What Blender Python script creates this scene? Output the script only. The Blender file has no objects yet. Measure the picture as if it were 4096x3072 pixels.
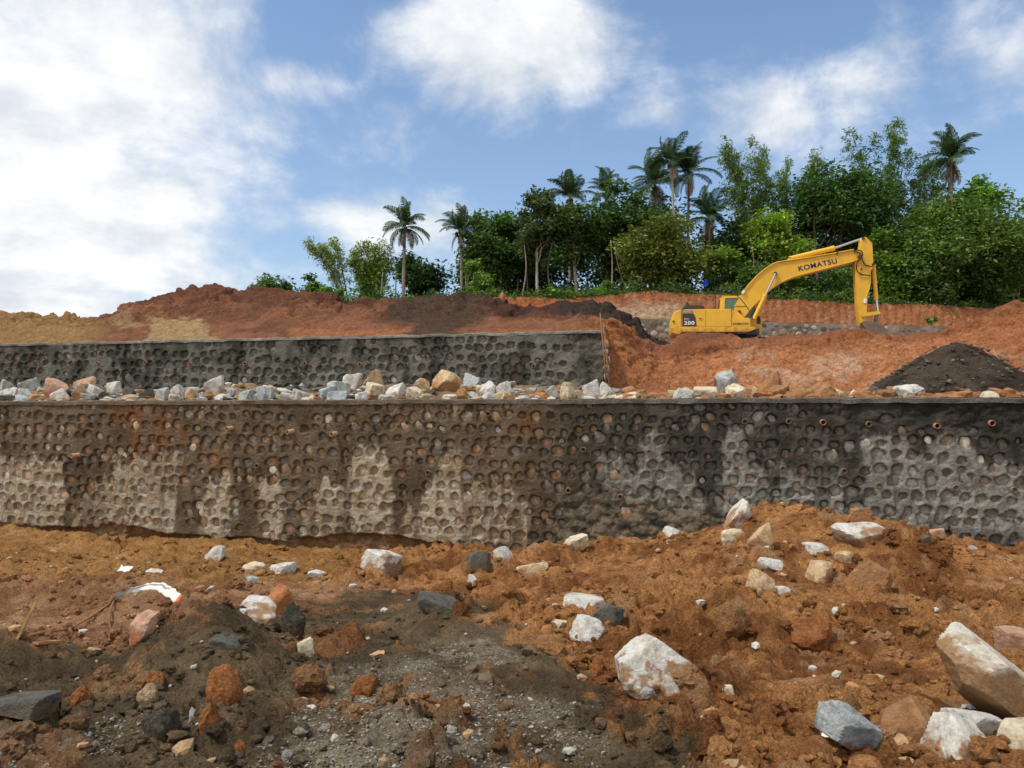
import bpy, bmesh, math, random
import numpy as np
from mathutils import Vector, Matrix

# ---------------------------------------------------------------- camera, sky, sun, exposure
SC = bpy.context.scene
COL = SC.collection
F = 770.0                                  # focal length in pixels of the 1024 wide frame
PITCH = math.atan((413.0 - 384.0) / F)     # looking slightly up
EYE = 1.7
cam = bpy.data.cameras.new('camera'); cam_o = bpy.data.objects.new('camera', cam); COL.objects.link(cam_o)
cam.sensor_width = 36.0; cam.lens = 36.0 * F / 1024.0
cam.clip_start = 0.05; cam.clip_end = 2000.0
cam_o.location = (0, 0, EYE); cam_o.rotation_euler = (math.radians(90) + PITCH, 0, 0)
SC.camera = cam_o
SC.render.engine = 'CYCLES'
SC.view_settings.view_transform = 'Standard'; SC.view_settings.look = 'None'
SC.view_settings.gamma = 1.0; SC.view_settings.use_curve_mapping = False
SC.view_settings.exposure = 0.42
SC.cycles.max_bounces = 6; SC.cycles.diffuse_bounces = 3; SC.cycles.transparent_max_bounces = 8

SUN_EL = math.radians(58); SUN_AZ = math.radians(-112)      # azimuth from +Y, clockwise
sun_dir = Vector((math.sin(SUN_AZ) * math.cos(SUN_EL), math.cos(SUN_AZ) * math.cos(SUN_EL), math.sin(SUN_EL)))
sl = bpy.data.lights.new('sun', 'SUN'); sl.energy = 2.2; sl.angle = math.radians(6); sl.color = (1.0, 0.95, 0.87)
so = bpy.data.objects.new('sun', sl); COL.objects.link(so); so.location = (-20, -10, 40)
so.rotation_euler = (-sun_dir).to_track_quat('-Z', 'Y').to_euler()

world = bpy.data.worlds.new('World'); SC.world = world; world.use_nodes = True
nt = world.node_tree; nt.nodes.clear()
class NG:
    """tiny helper to write node graphs"""
    def __init__(s, tree): s.t = tree
    def n(s, typ, **kw):
        nd = s.t.nodes.new(typ)
        for k, v in kw.items(): setattr(nd, k, v)
        return nd
    def link(s, a, b): s.t.links.new(a, b)
    def put(s, sock, v):
        if hasattr(v, 'is_output'): s.link(v, sock)
        else: sock.default_value = v
    def math(s, op, a, b=None, c=None, clamp=False):
        nd = s.n('ShaderNodeMath', operation=op); nd.use_clamp = clamp
        s.put(nd.inputs[0], a)
        if b is not None: s.put(nd.inputs[1], b)
        if c is not None: s.put(nd.inputs[2], c)
        return nd.outputs[0]
    def ss(s, x, lo, hi):
        nd = s.n('ShaderNodeMapRange', interpolation_type='SMOOTHSTEP')
        s.put(nd.inputs[0], x); nd.inputs[1].default_value = lo; nd.inputs[2].default_value = hi
        return nd.outputs[0]
    def mix(s, f, a, b, mode='MIX'):
        nd = s.n('ShaderNodeMix', data_type='RGBA', blend_type=mode)
        s.put(nd.inputs[0], f); s.put(nd.inputs[6], a); s.put(nd.inputs[7], b)
        return nd.outputs[2]
    def noise(s, vec, scale, detail=4, rough=0.55, dist=0.0):
        nd = s.n('ShaderNodeTexNoise'); nd.inputs['Scale'].default_value = scale
        nd.inputs['Detail'].default_value = detail; nd.inputs['Roughness'].default_value = rough
        nd.inputs['Distortion'].default_value = dist
        if vec is not None: s.link(vec, nd.inputs['Vector'])
        return nd.outputs['Fac']

g = NG(nt)
SKY_STRENGTH = 0.125
tc = g.n('ShaderNodeTexCoord'); sep = g.n('ShaderNodeSeparateXYZ'); g.link(tc.outputs['Generated'], sep.inputs[0])
sky = g.n('ShaderNodeTexSky', sky_type='NISHITA'); sky.sun_disc = False
sky.sun_elevation = SUN_EL; sky.sun_rotation = SUN_AZ; sky.air_density = 1.0; sky.dust_density = 1.6; sky.ozone_density = 2.2
az = g.math('ARCTAN2', sep.outputs[0], sep.outputs[1])
el = g.math('ARCSINE', sep.outputs[2])
# cloud texture on a flat layer so clouds flatten towards the horizon
zz = g.math('ADD', g.math('MAXIMUM', sep.outputs[2], 0.0), 0.28)
cmb = g.n('ShaderNodeCombineXYZ')
g.link(g.math('DIVIDE', sep.outputs[0], zz), cmb.inputs[0]); g.link(g.math('DIVIDE', sep.outputs[1], zz), cmb.inputs[1])
n1 = g.noise(cmb.outputs[0], 2.1, 10, 0.6, 0.35)
n2 = g.noise(tc.outputs['Generated'], 5.5, 9, 0.62, 0.35)
tex = g.math('ADD', g.math('MULTIPLY', g.math('SUBTRACT', n1, 0.5), 1.3), g.math('MULTIPLY', g.math('SUBTRACT', n2, 0.5), 1.1))
def sky_ang(u, v):
    a = (u - 512) / F; b = (384 - v) / F
    d = Vector((a, math.cos(PITCH) - b * math.sin(PITCH), math.sin(PITCH) + b * math.cos(PITCH))).normalized()
    return math.atan2(d.x, d.y), math.asin(d.z)
CLOUDS = [  # u, v, ru, rv, weight : the cloud banks in view
    (40, 90, 190, 120, .95), (10, 230, 200, 110, .9), (175, 35, 80, 60, .55), (150, 195, 55, 40, .8), (60, 310, 170, 60, .8),
    (285, 80, 62, 26, .62), (255, 130, 70, 22, .28), (500, 30, 120, 62, 1.0), (455, 85, 60, 35, .5), (395, 130, 60, 60, .3),
    (360, 225, 70, 50, .55), (440, 235, 50, 45, .6), (655, 115, 50, 32, .52), (765, 108, 78, 40, .64), (850, 88, 70, 42, .58), (1000, 60, 60, 42, .5),
    (300, 265, 120, 35, .45), (110, 265, 140, 80, .75), (20, 20, 150, 70, .8)]
acc = None
for (u, v, ru, rv, w) in CLOUDS:
    a0, e0 = sky_ang(u, v)
    dx = g.math('MULTIPLY', g.math('SUBTRACT', az, a0), F / ru); dy = g.math('MULTIPLY', g.math('SUBTRACT', el, e0), F / rv)
    r2 = g.math('ADD', g.math('MULTIPLY', dx, dx), g.math('MULTIPLY', dy, dy))
    m = g.math('MULTIPLY', g.math('POWER', 2.718, g.math('MULTIPLY', r2, -0.9)), w)
    acc = m if acc is None else g.math('MAXIMUM', acc, m)
# beyond the view plain noise cloud, cover raised to make ambient light less blue
front = g.ss(g.math('ABSOLUTE', az), 0.75, 1.15)
cover = g.math('ADD', g.math('MULTIPLY', acc, g.math('SUBTRACT', 1.0, front)), g.math('MULTIPLY', front, 0.7))
dens = g.math('ADD', g.math('MULTIPLY', cover, 0.9), g.math('MULTIPLY', tex, 1.15))
alpha = g.math('MULTIPLY', g.ss(dens, 0.15, 0.72), 0.96)
n3 = g.noise(cmb.outputs[0], 4.2, 6, 0.6)
ccol = g.mix(g.ss(g.math('ADD', n3, g.math('MULTIPLY', dens, 0.25)), 0.45, 0.85), (4.5, 4.75, 5.05, 1), (6.5, 6.5, 6.5, 1))
# thin veil towards the horizon
veil = g.math('MULTIPLY', g.math('POWER', g.math('SUBTRACT', 1.0, g.math('MAXIMUM', sep.outputs[2], 0.0), clamp=True), 4.0), 0.38)
skyc = g.mix(0.04, g.mix(1.0, sky.outputs[0], (0.87, 1.0, 1.07, 1), 'MULTIPLY'), (3.6, 4.0, 4.4, 1))
base = g.mix(veil, skyc, (4.3, 4.7, 5.2, 1))
out = g.mix(alpha, base, ccol)
bg = g.n('ShaderNodeBackground'); g.link(out, bg.inputs[0]); bg.inputs[1].default_value = SKY_STRENGTH
wo = g.n('ShaderNodeOutputWorld'); g.link(bg.outputs[0], wo.inputs[0])

# ---------------------------------------------------------------- helpers
def at(u, v, Y):
    """the world point at forward distance Y seen at photo position (u, v)"""
    a = (u - 512) / F; b = (384 - v) / F
    dy = math.cos(PITCH) - b * math.sin(PITCH); dz = math.sin(PITCH) + b * math.cos(PITCH)
    return np.array((a / dy * Y, Y, EYE + dz / dy * Y))
def srgb(r, g_, b):
    c = np.array((r, g_, b), float) / 255.0
    return np.where(c <= 0.04045, c / 12.92, ((c + 0.055) / 1.055) ** 2.4)
def tag(o, label=None, cat=None, group=None, kind=None):
    if label: o['label'] = label
    if cat: o['category'] = cat
    if group: o['group'] = group
    if kind: o['kind'] = kind
    return o
def link(o, parent=None):
    COL.objects.link(o)
    if parent is not None: o.parent = parent
    return o
def empty(name, loc=(0, 0, 0), rz=0.0):
    o = bpy.data.objects.new(name, None); o.location = loc; o.rotation_euler = (0, 0, rz); o.empty_display_size = 0.2
    COL.objects.link(o); return o
def np_mesh(name, V, faces, mat, tint=None, smooth=True):
    """V (n,3); faces: one (m,k) array or a list of such arrays"""
    if not isinstance(faces, list): faces = [faces]
    me = bpy.data.meshes.new(name)
    V = np.asarray(V, np.float32)
    me.vertices.add(len(V)); me.vertices.foreach_set('co', V.ravel())
    li = np.concatenate([np.asarray(f, np.int32).ravel() for f in faces])
    tot = np.concatenate([np.full(len(f), np.asarray(f).shape[1], np.int32) for f in faces])
    st = np.concatenate([[0], np.cumsum(tot)[:-1]]).astype(np.int32)
    me.loops.add(len(li)); me.loops.foreach_set('vertex_index', li)
    me.polygons.add(len(tot)); me.polygons.foreach_set('loop_start', st)
    me.polygons.foreach_set('use_smooth', np.full(len(tot), smooth, bool))
    me.update(calc_edges=True)
    if tint is not None:
        t = np.ones((len(V), 4), np.float32); t[:, :3] = tint
        a = me.attributes.new('tint', 'FLOAT_COLOR', 'POINT'); a.data.foreach_set('color', t.ravel())
    if mat is not None:
        for m in (mat if isinstance(mat, list) else [mat]): me.materials.append(m)
    return me
def np_obj(name, V, faces, mat, parent=None, tint=None, smooth=True, loc=None):
    o = bpy.data.objects.new(name, np_mesh(name, V, faces, mat, tint, smooth))
    if loc is not None: o.location = loc
    return link(o, parent)
def grid_faces(nu, nv):
    i = np.arange(nu * nv).reshape(nu, nv)
    return np.stack([i[:-1, :-1], i[1:, :-1], i[1:, 1:], i[:-1, 1:]], -1).reshape(-1, 4)
class Bag:
    """collects small meshes into one"""
    def __init__(s): s.v = []; s.f = {}; s.c = []; s.n = 0
    def add(s, V, faces, col=(1, 1, 1)):
        V = np.asarray(V, float)
        for f in (faces if isinstance(faces, list) else [faces]):
            f = np.asarray(f); s.f.setdefault(f.shape[1], []).append(f + s.n)
        s.v.append(V); c = np.empty((len(V), 3)); c[:] = col; s.c.append(c); s.n += len(V)
    def build(s, name, mat, parent=None, smooth=True, loc=None):
        return np_obj(name, np.concatenate(s.v), [np.concatenate(x) for x in s.f.values()], mat, parent, np.concatenate(s.c), smooth, loc)

# ---- numpy noise
def _h(ix, iy, iz, seed):
    with np.errstate(over='ignore'):
        h = ix.astype(np.uint32) * np.uint32(374761393) + iy.astype(np.uint32) * np.uint32(668265263) + iz.astype(np.uint32) * np.uint32(2147483647 - 58) + np.uint32(seed * 7919 + 13)
        h = (h ^ (h >> np.uint32(13))) * np.uint32(1274126177)
        h = (h ^ (h >> np.uint32(15))) * np.uint32(2246822519)
        return (h ^ (h >> np.uint32(16))).astype(np.float64) / 4294967295.0
def vn2(x, y, seed=0):
    x = np.asarray(x, float); y = np.asarray(y, float)
    xi = np.floor(x).astype(np.int64); yi = np.floor(y).astype(np.int64); fx = x - xi; fy = y - yi
    fx = fx ** 3 * (fx * (fx * 6 - 15) + 10); fy = fy ** 3 * (fy * (fy * 6 - 15) + 10); z = np.zeros_like(xi)
    a = _h(xi, yi, z, seed); b = _h(xi + 1, yi, z, seed); c = _h(xi, yi + 1, z, seed); d = _h(xi + 1, yi + 1, z, seed)
    return (a * (1 - fx) + b * fx) * (1 - fy) + (c * (1 - fx) + d * fx) * fy
def vn3(x, y, z, seed=0):
    xi = np.floor(x).astype(np.int64); yi = np.floor(y).astype(np.int64); zi = np.floor(z).astype(np.int64)
    fx = x - xi; fy = y - yi; fz = z - zi
    fx = fx * fx * (3 - 2 * fx); fy = fy * fy * (3 - 2 * fy); fz = fz * fz * (3 - 2 * fz); r = 0
    for dz in (0, 1):
        wz = fz if dz else 1 - fz
        r = r + wz * ((_h(xi, yi, zi + dz, seed) * (1 - fx) + _h(xi + 1, yi, zi + dz, seed) * fx) * (1 - fy)
                      + (_h(xi, yi + 1, zi + dz, seed) * (1 - fx) + _h(xi + 1, yi + 1, zi + dz, seed) * fx) * fy)
    return r
def fbm2(x, y, oct=4, seed=0, gain=0.5):
    r = 0; a = 1; t = 0
    for i in range(oct):
        r = r + a * (vn2(x * 2 ** i + 17.3 * i, y * 2 ** i - 9.1 * i, seed + i) - 0.5); t += a; a *= gain
    return r / t * 2
def fbm3(p, s, oct=4, seed=0, gain=0.5):
    r = 0; a = 1; t = 0
    for i in range(oct):
        k = s * 2 ** i
        r = r + a * (vn3(p[..., 0] * k + 5.2 * i, p[..., 1] * k - 3.3 * i, p[..., 2] * k + 1.7 * i, seed + i) - 0.5); t += a; a *= gain
    return r / t * 2
def worley2(x, y, seed=0):
    """nearest feature distance and that cell's random number"""
    xi = np.floor(x).astype(np.int64); yi = np.floor(y).astype(np.int64); best = np.full(np.shape(x), 9.0); rid = np.zeros(np.shape(x)); z = np.zeros_like(xi)
    for i in (-1, 0, 1):
        for j in (-1, 0, 1):
            cx = xi + i; cy = yi + j
            d = (cx + _h(cx, cy, z, seed) - x) ** 2 + (cy + _h(cx, cy, z, seed + 101) - y) ** 2
            m = d < best; best = np.where(m, d, best); rid = np.where(m, _h(cx, cy, z, seed + 202), rid)
    return np.sqrt(best), rid
def smooth(x, lo, hi):
    t = np.clip((x - lo) / (hi - lo), 0, 1); return t * t * (3 - 2 * t)
def mixc(a, b, f):
    f = np.asarray(f)[..., None]; return a * (1 - f) + b * f
def poly_sd(px, py, poly):
    """signed distance to a polygon, positive inside"""
    P = np.asarray(poly, float); d = np.full(np.shape(px), 1e9); ins = np.zeros(np.shape(px), bool)
    for k in range(len(P)):
        a = P[k]; b = P[(k + 1) % len(P)]; e = b - a; wx = px - a[0]; wy = py - a[1]
        t = np.clip((wx * e[0] + wy * e[1]) / max(e @ e, 1e-9), 0, 1)
        d = np.minimum(d, (wx - e[0] * t) ** 2 + (wy - e[1] * t) ** 2)
        c = (a[1] > py) != (b[1] > py)
        if a[1] != b[1]: ins ^= c & (px < (b[0] - a[0]) * (py - a[1]) / (b[1] - a[1]) + a[0])
    return np.where(ins, 1, -1) * np.sqrt(d)
_ico = {}
def ico(sub):
    if sub not in _ico:
        bm = bmesh.new(); bmesh.ops.create_icosphere(bm, subdivisions=sub, radius=1.0); bm.verts.ensure_lookup_table()
        _ico[sub] = (np.array([v.co[:] for v in bm.verts]), np.array([[v.index for v in f.verts] for f in bm.faces])); bm.free()
    return _ico[sub]
def tube(path, r, seg=8, cap=True):
    """rings along a path; r a number or one per point"""
    P = np.asarray(path, float); n = len(P); R = np.broadcast_to(np.asarray(r, float), (n,))
    T = np.gradient(P, axis=0); T /= np.linalg.norm(T, axis=1)[:, None] + 1e-12
    up = np.array((0, 0, 1.0)) if abs(T[0, 2]) < 0.9 else np.array((1.0, 0, 0)); V = []
    for k in range(n):
        a = np.cross(T[k], up); a /= np.linalg.norm(a) + 1e-12; b = np.cross(a, T[k]); up = b
        th = np.arange(seg) * 2 * math.pi / seg
        V.append(P[k] + R[k] * (np.cos(th)[:, None] * a + np.sin(th)[:, None] * b))
    V = np.concatenate(V); i = np.arange(n * seg).reshape(n, seg); j = np.roll(i, -1, 1)
    Fq = np.stack([i[:-1], j[:-1], j[1:], i[1:]], -1).reshape(-1, 4); fs = [Fq]
    if cap:
        fs.append(np.array([i[0][::-1], i[-1]]))
    return V, fs

# ---------------------------------------------------------------- materials
def material(name, rough=0.85, tintmode='attr', color=(0.5, 0.5, 0.5), nscale=0, namp=0.3, bscale=0, bamp=0.0, bdist=0.02, spec=0.25, metal=0.0, n2=None, fine=None):
    """procedural: base colour from a colour attribute / object colour / constant, broken by noise, fine bump"""
    m = bpy.data.materials.new(name); m.use_nodes = True; t = m.node_tree; t.nodes.clear(); q = NG(t)
    bs = q.n('ShaderNodeBsdfPrincipled'); bs.inputs['Roughness'].default_value = rough; bs.inputs['Specular IOR Level'].default_value = spec; bs.inputs['Metallic'].default_value = metal
    if tintmode == 'attr': c = q.n('ShaderNodeAttribute', attribute_name='tint').outputs['Color']
    elif tintmode == 'object': c = q.n('ShaderNodeObjectInfo').outputs['Color']
    else:
        rgb = q.n('ShaderNodeRGB'); rgb.outputs[0].default_value = (*color, 1); c = rgb.outputs[0]
    geo = q.n('ShaderNodeNewGeometry').outputs['Position']
    if nscale:
        f = q.ss(q.noise(geo, nscale, 6, 0.65), 0.25, 0.75)
        v = q.math('ADD', q.math('MULTIPLY', f, 2 * namp), 1 - namp)
        mm = q.n('ShaderNodeVectorMath', operation='SCALE'); q.link(c, mm.inputs[0]); q.link(v, mm.inputs['Scale']); c = mm.outputs[0]
    if fine:
        f3 = q.ss(q.noise(geo, fine[0], 4, 0.75), 0.28, 0.72); v3 = q.math('ADD', q.math('MULTIPLY', f3, 2 * fine[1]), 1 - fine[1])
        m3 = q.n('ShaderNodeVectorMath', operation='SCALE'); q.link(c, m3.inputs[0]); q.link(v3, m3.inputs['Scale']); c = m3.outputs[0]
    if n2:
        f2 = q.ss(q.noise(geo, n2[0], 5, 0.6), n2[1], n2[2]); c = q.mix(q.math('MULTIPLY', f2, n2[4]), c, (*n2[3], 1))
    q.link(c, bs.inputs['Base Color'])
    if bscale:
        bp = q.n('ShaderNodeBump'); bp.inputs['Strength'].default_value = bamp; bp.inputs['Distance'].default_value = bdist
        h = q.noise(geo, bscale, 8, 0.7); q.link(h, bp.inputs['Height']); q.link(bp.outputs[0], bs.inputs['Normal'])
    o = q.n('ShaderNodeOutputMaterial'); q.link(bs.outputs[0], o.inputs[0]); return m
def leaf_material(name, trans=0.28):
    m = bpy.data.materials.new(name); m.use_nodes = True; t = m.node_tree; t.nodes.clear(); q = NG(t)
    c = q.n('ShaderNodeAttribute', attribute_name='tint').outputs['Color']
    bs = q.n('ShaderNodeBsdfPrincipled'); bs.inputs['Roughness'].default_value = 0.5; bs.inputs['Specular IOR Level'].default_value = 0.3
    tr = q.n('ShaderNodeBsdfTranslucent'); q.link(c, bs.inputs['Base Color'])
    q.link(q.mix(1.0, c, (1.1, 1.25, 0.6, 1), 'MULTIPLY'), tr.inputs[0])
    mx = q.n('ShaderNodeMixShader'); mx.inputs[0].default_value = trans; q.link(bs.outputs[0], mx.inputs[1]); q.link(tr.outputs[0], mx.inputs[2])
    o = q.n('ShaderNodeOutputMaterial'); q.link(mx.outputs[0], o.inputs[0]); return m
M_EARTH = material('earth', 0.95, 'attr', nscale=9, namp=0.25, bscale=36, bamp=1.0, bdist=0.085, spec=0.1, fine=(62, .42))
M_BANK = material('bank_earth', 0.95, 'attr', nscale=3.0, namp=0.22, bscale=7, bamp=1.0, bdist=0.28, spec=0.12, fine=(11, .32))
M_MORTAR = material('mortar', 0.9, 'attr', nscale=10, namp=0.2, bscale=24, bamp=0.9, bdist=0.05, spec=0.2, fine=(42, .28))
M_STONE = material('wall_stone', 0.85, 'object', nscale=22, namp=0.4, bscale=60, bamp=0.8, bdist=0.012, spec=0.25)
M_STONEA = material('wall_stone_mass', 0.85, 'attr', nscale=22, namp=0.4, bscale=60, bamp=0.8, bdist=0.012, spec=0.25)
M_ROCK = material('limestone', 0.8, 'attr', nscale=16, namp=0.14, bscale=22, bamp=0.9, bdist=0.04, spec=0.3, fine=(50, .16))
M_CLOD = material('clod', 0.95, 'attr', nscale=30, namp=0.25, bscale=42, bamp=1.0, bdist=0.07, spec=0.1, fine=(65, .40))
M_LEAF = leaf_material('leaf', 0.28)
M_BARK = material('bark', 0.9, 'attr', nscale=6, namp=0.3, bscale=20, bamp=0.6, bdist=0.02)
M_TINT = material('dull_surface', 0.8, 'attr', nscale=20, namp=0.15)
# ---------------------------------------------------------------- the working floor in front of the walls
WSL = -0.2147; WTH = math.atan(WSL)                  # direction of both retaining walls
WD = np.array((math.cos(WTH), math.sin(WTH)))
def wallY(x): return 12.0 + WSL * x
def upperY(x): return 17.15 + WSL * x
BUMPS = [  # x, y, rx, ry, height
    (3.35, 9.7, 1.25, 1.4, .50), (3.0, 8.7, 2.4, 1.7, .34), (5.8, 9.0, 2.2, 1.6, .22), (1.3, 10.6, 1.6, .9, .22), (7.5, 8.8, 2, 1.5, .18), (4.3, 8.3, .8, .7, .16), (2.1, 8.0, .7, .6, .14),
    (-8.4, 12.9, 1.6, .8, .25), (-6.0, 12.4, 2.0, .7, .12), (-2.2, 5.55, .40, .5, .42), (-1.85, 5.0, .5, .45, .20), (-3.35, 5.1, .6, .55, .34),
    (-.62, 6.7, .5, .42, .24), (-.35, 4.95, .9, .5, .14), (-.9, 4.2, .6, .35, .10), (.35, 4.15, .6, .3, .10), (-1.45, 6.2, .35, .35, .18),
    (-3.4, 7.3, 1.2, .35, .10), (2.2, 6.9, .9, .6, .12), (-1.2, 4.75, .45, .4, -.10), (1.2, 5.4, .8, .5, -.06), (-2.6, 4.1, .5, .35, .1)]
def floor_base(x, y):
    z = -0.06 * np.clip(y - 3.5, -3, 14)
    for (bx, by, rx, ry, h) in BUMPS:
        z = z + h * np.exp(-(((x - bx) / rx) ** 2 + ((y - by) / ry) ** 2))
    return z
def gpt(u, v):
    Ys = np.linspace(2.4, 15, 3000); a = at(u, v, 1.0); X = a[0] * Ys; Z = EYE + (a[2] - EYE) * Ys
    k = np.argmax(Z < floor_base(X, Ys)); return float(X[k]), float(Ys[k])
def gpt_fine(u, v):
    """where the sight line first meets the finished floor"""
    Ys = np.linspace(2.6, 14.5, 1500); a = at(u, v, 1.0); X = a[0] * Ys; Z = EYE + (a[2] - EYE) * Ys
    k = int(np.argmax(Z < floor_z(X, Ys))); return float(X[k]), float(Ys[k])
def gpoly(pts): return [gpt(x * .46293, y * .46293) for x, y in pts]
DARK = gpoly([(-300, 1400), (0, 1385), (180, 1405), (330, 1375), (430, 1335), (560, 1345), (620, 1290), (700, 1300), (860, 1270), (990, 1285), (1090, 1370), (1200, 1425), (1290, 1500), (1400, 1570), (1520, 1659), (1560, 1800), (-300, 1800)])
GRAV = [gpoly([(690, 1480), (860, 1450), (1010, 1455), (1240, 1540), (1330, 1659), (1000, 1659), (640, 1700), (600, 1659)]),
        gpoly([(540, 1600), (700, 1590), (1000, 1659), (900, 1800), (500, 1800)]), gpoly([(150, 1560), (330, 1545), (370, 1600), (260, 1659), (100, 1659)]),
        gpoly([(-200, 1620), (60, 1615), (120, 1659), (100, 1900), (-200, 1900)]), gpoly([(900, 1390), (1080, 1400), (1130, 1450), (1000, 1470), (880, 1440)])]
OPATCH = [gpoly([(620, 1395), (760, 1385), (800, 1425), (700, 1450), (600, 1440)])]
def floor_zones(x, y):
    wx = x + .22 * fbm2(x * 1.7, y * 1.7, 5, 31, .65); wy = y + .22 * fbm2(x * 1.7, y * 1.7, 5, 37, .65); nz = fbm2(x * 5, y * 5, 5, 3, .65)
    sd_ = poly_sd(wx, wy, DARK); dark = smooth(sd_ + .45 * nz * (.35 + .65 * np.exp(-(sd_ / .5) ** 2)), -.12, .16) * (1 - .7 * smooth(fbm2(x * 2.6 + 9, y * 2.6, 5, 41, .65), .16, .34))
    for p in OPATCH: dark = dark * (1 - smooth(poly_sd(wx, wy, p) + .1 * nz, -.05, .1))
    grav = 0 * x
    for p in GRAV: grav = np.maximum(grav, smooth(poly_sd(wx, wy, p) + .16 * nz, -.06, .12))
    ochre = smooth(-x - 1.2 + .6 * nz, 0, 1.5) * smooth(y + .5 * nz, 8.6, 9.6)
    brown = smooth(-x - .6 + .6 * nz, 0, 1.2) * (1 - smooth(y + .4 * nz, 8.6, 9.6)) * (1 - dark)
    return dark, grav * dark, ochre, brown
def floor_z(x, y, fine=True):
    dark, grav, ochre, brown = floor_zones(x, y)
    z = floor_base(x, y) + .10 * fbm2(x * .9, y * .9, 4, 5) * (1 - .4 * brown)
    if not fine: return z
    amp = (1.0 - .52 * dark - .25 * grav) * (1 - .35 * ochre - .4 * brown)
    flat = smooth(fbm2(x * .8 + 7, y * .8, 3, 51), -.15, .35)             # trodden patches between cloddy ones
    amp = amp * (1 - .6 * flat)
    wx = x + .07 * fbm2(x * 5, y * 5, 4, 71, .6); wy = y + .07 * fbm2(x * 5, y * 5, 4, 73, .6)
    for k, (s, a) in enumerate(((.46, .16), (.23, .135), (.115, .10), (.058, .052), (.03, .026))):
        d, r = worley2(wx / s, wy / s, 11 + k); dome = np.clip(1 - (d / (.62 + .2 * r)) ** 2, 0, 1) ** .36 - .55
        z = z + a * np.maximum(amp, .34 if s < .1 else 0) * dome * np.where(r > .35, .35 + r, .12)
    z = z + (.035 * fbm2(x * 7, y * 7, 5, 91, .6)) * (.5 + amp) + .012 * (1 - np.abs(fbm2(x * 22, y * 22, 4, 95, .6))) * (.4 + amp)
    return z
C_OR = srgb(194, 138, 86); C_OR2 = srgb(136, 88, 51); C_OC = srgb(176, 134, 78); C_BR = srgb(174, 134, 102); C_DK = srgb(120, 104, 80); C_DK2 = srgb(90, 77, 58); C_GR = srgb(158, 145, 122)
def floor_col(x, y):
    dark, grav, ochre, brown = floor_zones(x, y); n = smooth(fbm2(x * 2.3, y * 2.3, 5, 61, .6), -.4, .4)
    n = np.clip(n + .8 * fbm2(x * 8, y * 8, 5, 63, .7), 0, 1); c = mixc(C_OR, C_OR2, n); c = mixc(c, C_OC, ochre * .5); c = mixc(c, mixc(C_BR, C_OR2, n * .6), brown * .8)
    pale = smooth(fbm2(x * 3.1 + 4, y * 3.1, 4, 66, .6), .28, .55) * .5; c = mixc(c, srgb(204, 162, 118), pale * (1 - dark))
    c = mixc(c, mixc(C_DK, C_DK2, n), dark * .95); c = mixc(c, C_GR, grav * smooth(fbm2(x * 3.5, y * 3.5, 4, 67, .6), -.35, .35) * .8)
    speck = smooth(vn2(x * 70, y * 70, 5), .80, .95) * grav; c = mixc(c, srgb(205, 200, 190), speck * .7)
    return c
nr, nc = 580, 620
yy = np.exp(np.linspace(math.log(2.5), math.log(15.6), nr)); tt = np.linspace(-1, 1, nc)
GX = tt[None, :] * (0.80 * yy[:, None] + 1.2); GY = np.repeat(yy[:, None], nc, 1)
GX = GX + .3 * (vn2(GX * 40, GY * 40, 1) - .5) * .01
GZ = floor_z(GX, GY)
floor_o = np_obj('ground', np.stack([GX, GY, GZ], -1).reshape(-1, 3), grid_faces(nr, nc)[:, ::-1], M_EARTH, tint=floor_col(GX, GY).reshape(-1, 3))
tag(floor_o, 'churned orange and dark brown earth floor before the lower wall', 'ground', kind='structure')
# the land all round, far below the terraces and out to the horizon
a_ = np.linspace(-1, 1, 60); fx, fy = np.meshgrid(np.sign(a_) * np.abs(a_) ** 3 * 900, np.sign(a_) * np.abs(a_) ** 3 * 900, indexing='ij')
fz = -1.35 + .12 * fbm2(fx * .2, fy * .2, 3, 8)
land = np_obj('land', np.stack([fx, fy, fz], -1).reshape(-1, 3), grid_faces(60, 60), M_EARTH, tint=np.broadcast_to(C_OR2, (3600, 3)))
tag(land, 'surrounding bare earth reaching to the horizon', 'ground', kind='structure')

# ---------------------------------------------------------------- rock maker
def rock_shape(seed, sub=3, planes=11, elong=(1, 1, 1), roll=0.0, yaw=None, lump=.05, soft=1.45):
    r = np.random.RandomState(seed); V, Fc = ico(sub); N = r.normal(size=(planes, 3)); N /= np.linalg.norm(N, axis=1)[:, None]
    D = r.uniform(.60, .92, planes)
    if planes < 14:                                   # quarried blocks: six broken faces, corners knocked off
        A = np.array(((1, 0, 0), (-1, 0, 0), (0, 1, 0), (0, -1, 0), (0, 0, 1), (0, 0, -1)), float) + r.normal(size=(6, 3)) * .24; A /= np.linalg.norm(A, axis=1)[:, None]
        N = np.concatenate([A, N]); D = np.concatenate([r.uniform(.58, .80, 6), r.uniform(.78, 1.06, planes)])
    dots = V @ N.T
    rad = np.min(np.where(dots > .05, D / np.maximum(dots, .05), 9), axis=1); rad = np.minimum(rad, soft)
    P = V * rad[:, None]; q = P + seed * 3.7
    P = P * (1 + lump * 1.2 * fbm3(q, 1.6, 3, 3) + lump * 1.5 * (.5 - np.abs(fbm3(q, 2.6, 5, 9, .62))))[:, None]
    P = P * np.array(elong)
    yaw = r.uniform(0, 6.28) if yaw is None else yaw
    c, s = math.cos(yaw), math.sin(yaw); P = P @ np.array(((c, -s, 0), (s, c, 0), (0, 0, 1))).T
    c, s = math.cos(roll), math.sin(roll); P = P @ np.array(((c, 0, -s), (0, 1, 0), (s, 0, c))).T
    lo, hi = P.min(0), P.max(0); return (P - (lo + hi) / 2) / (hi - lo), Fc       # unit bounding box
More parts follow.
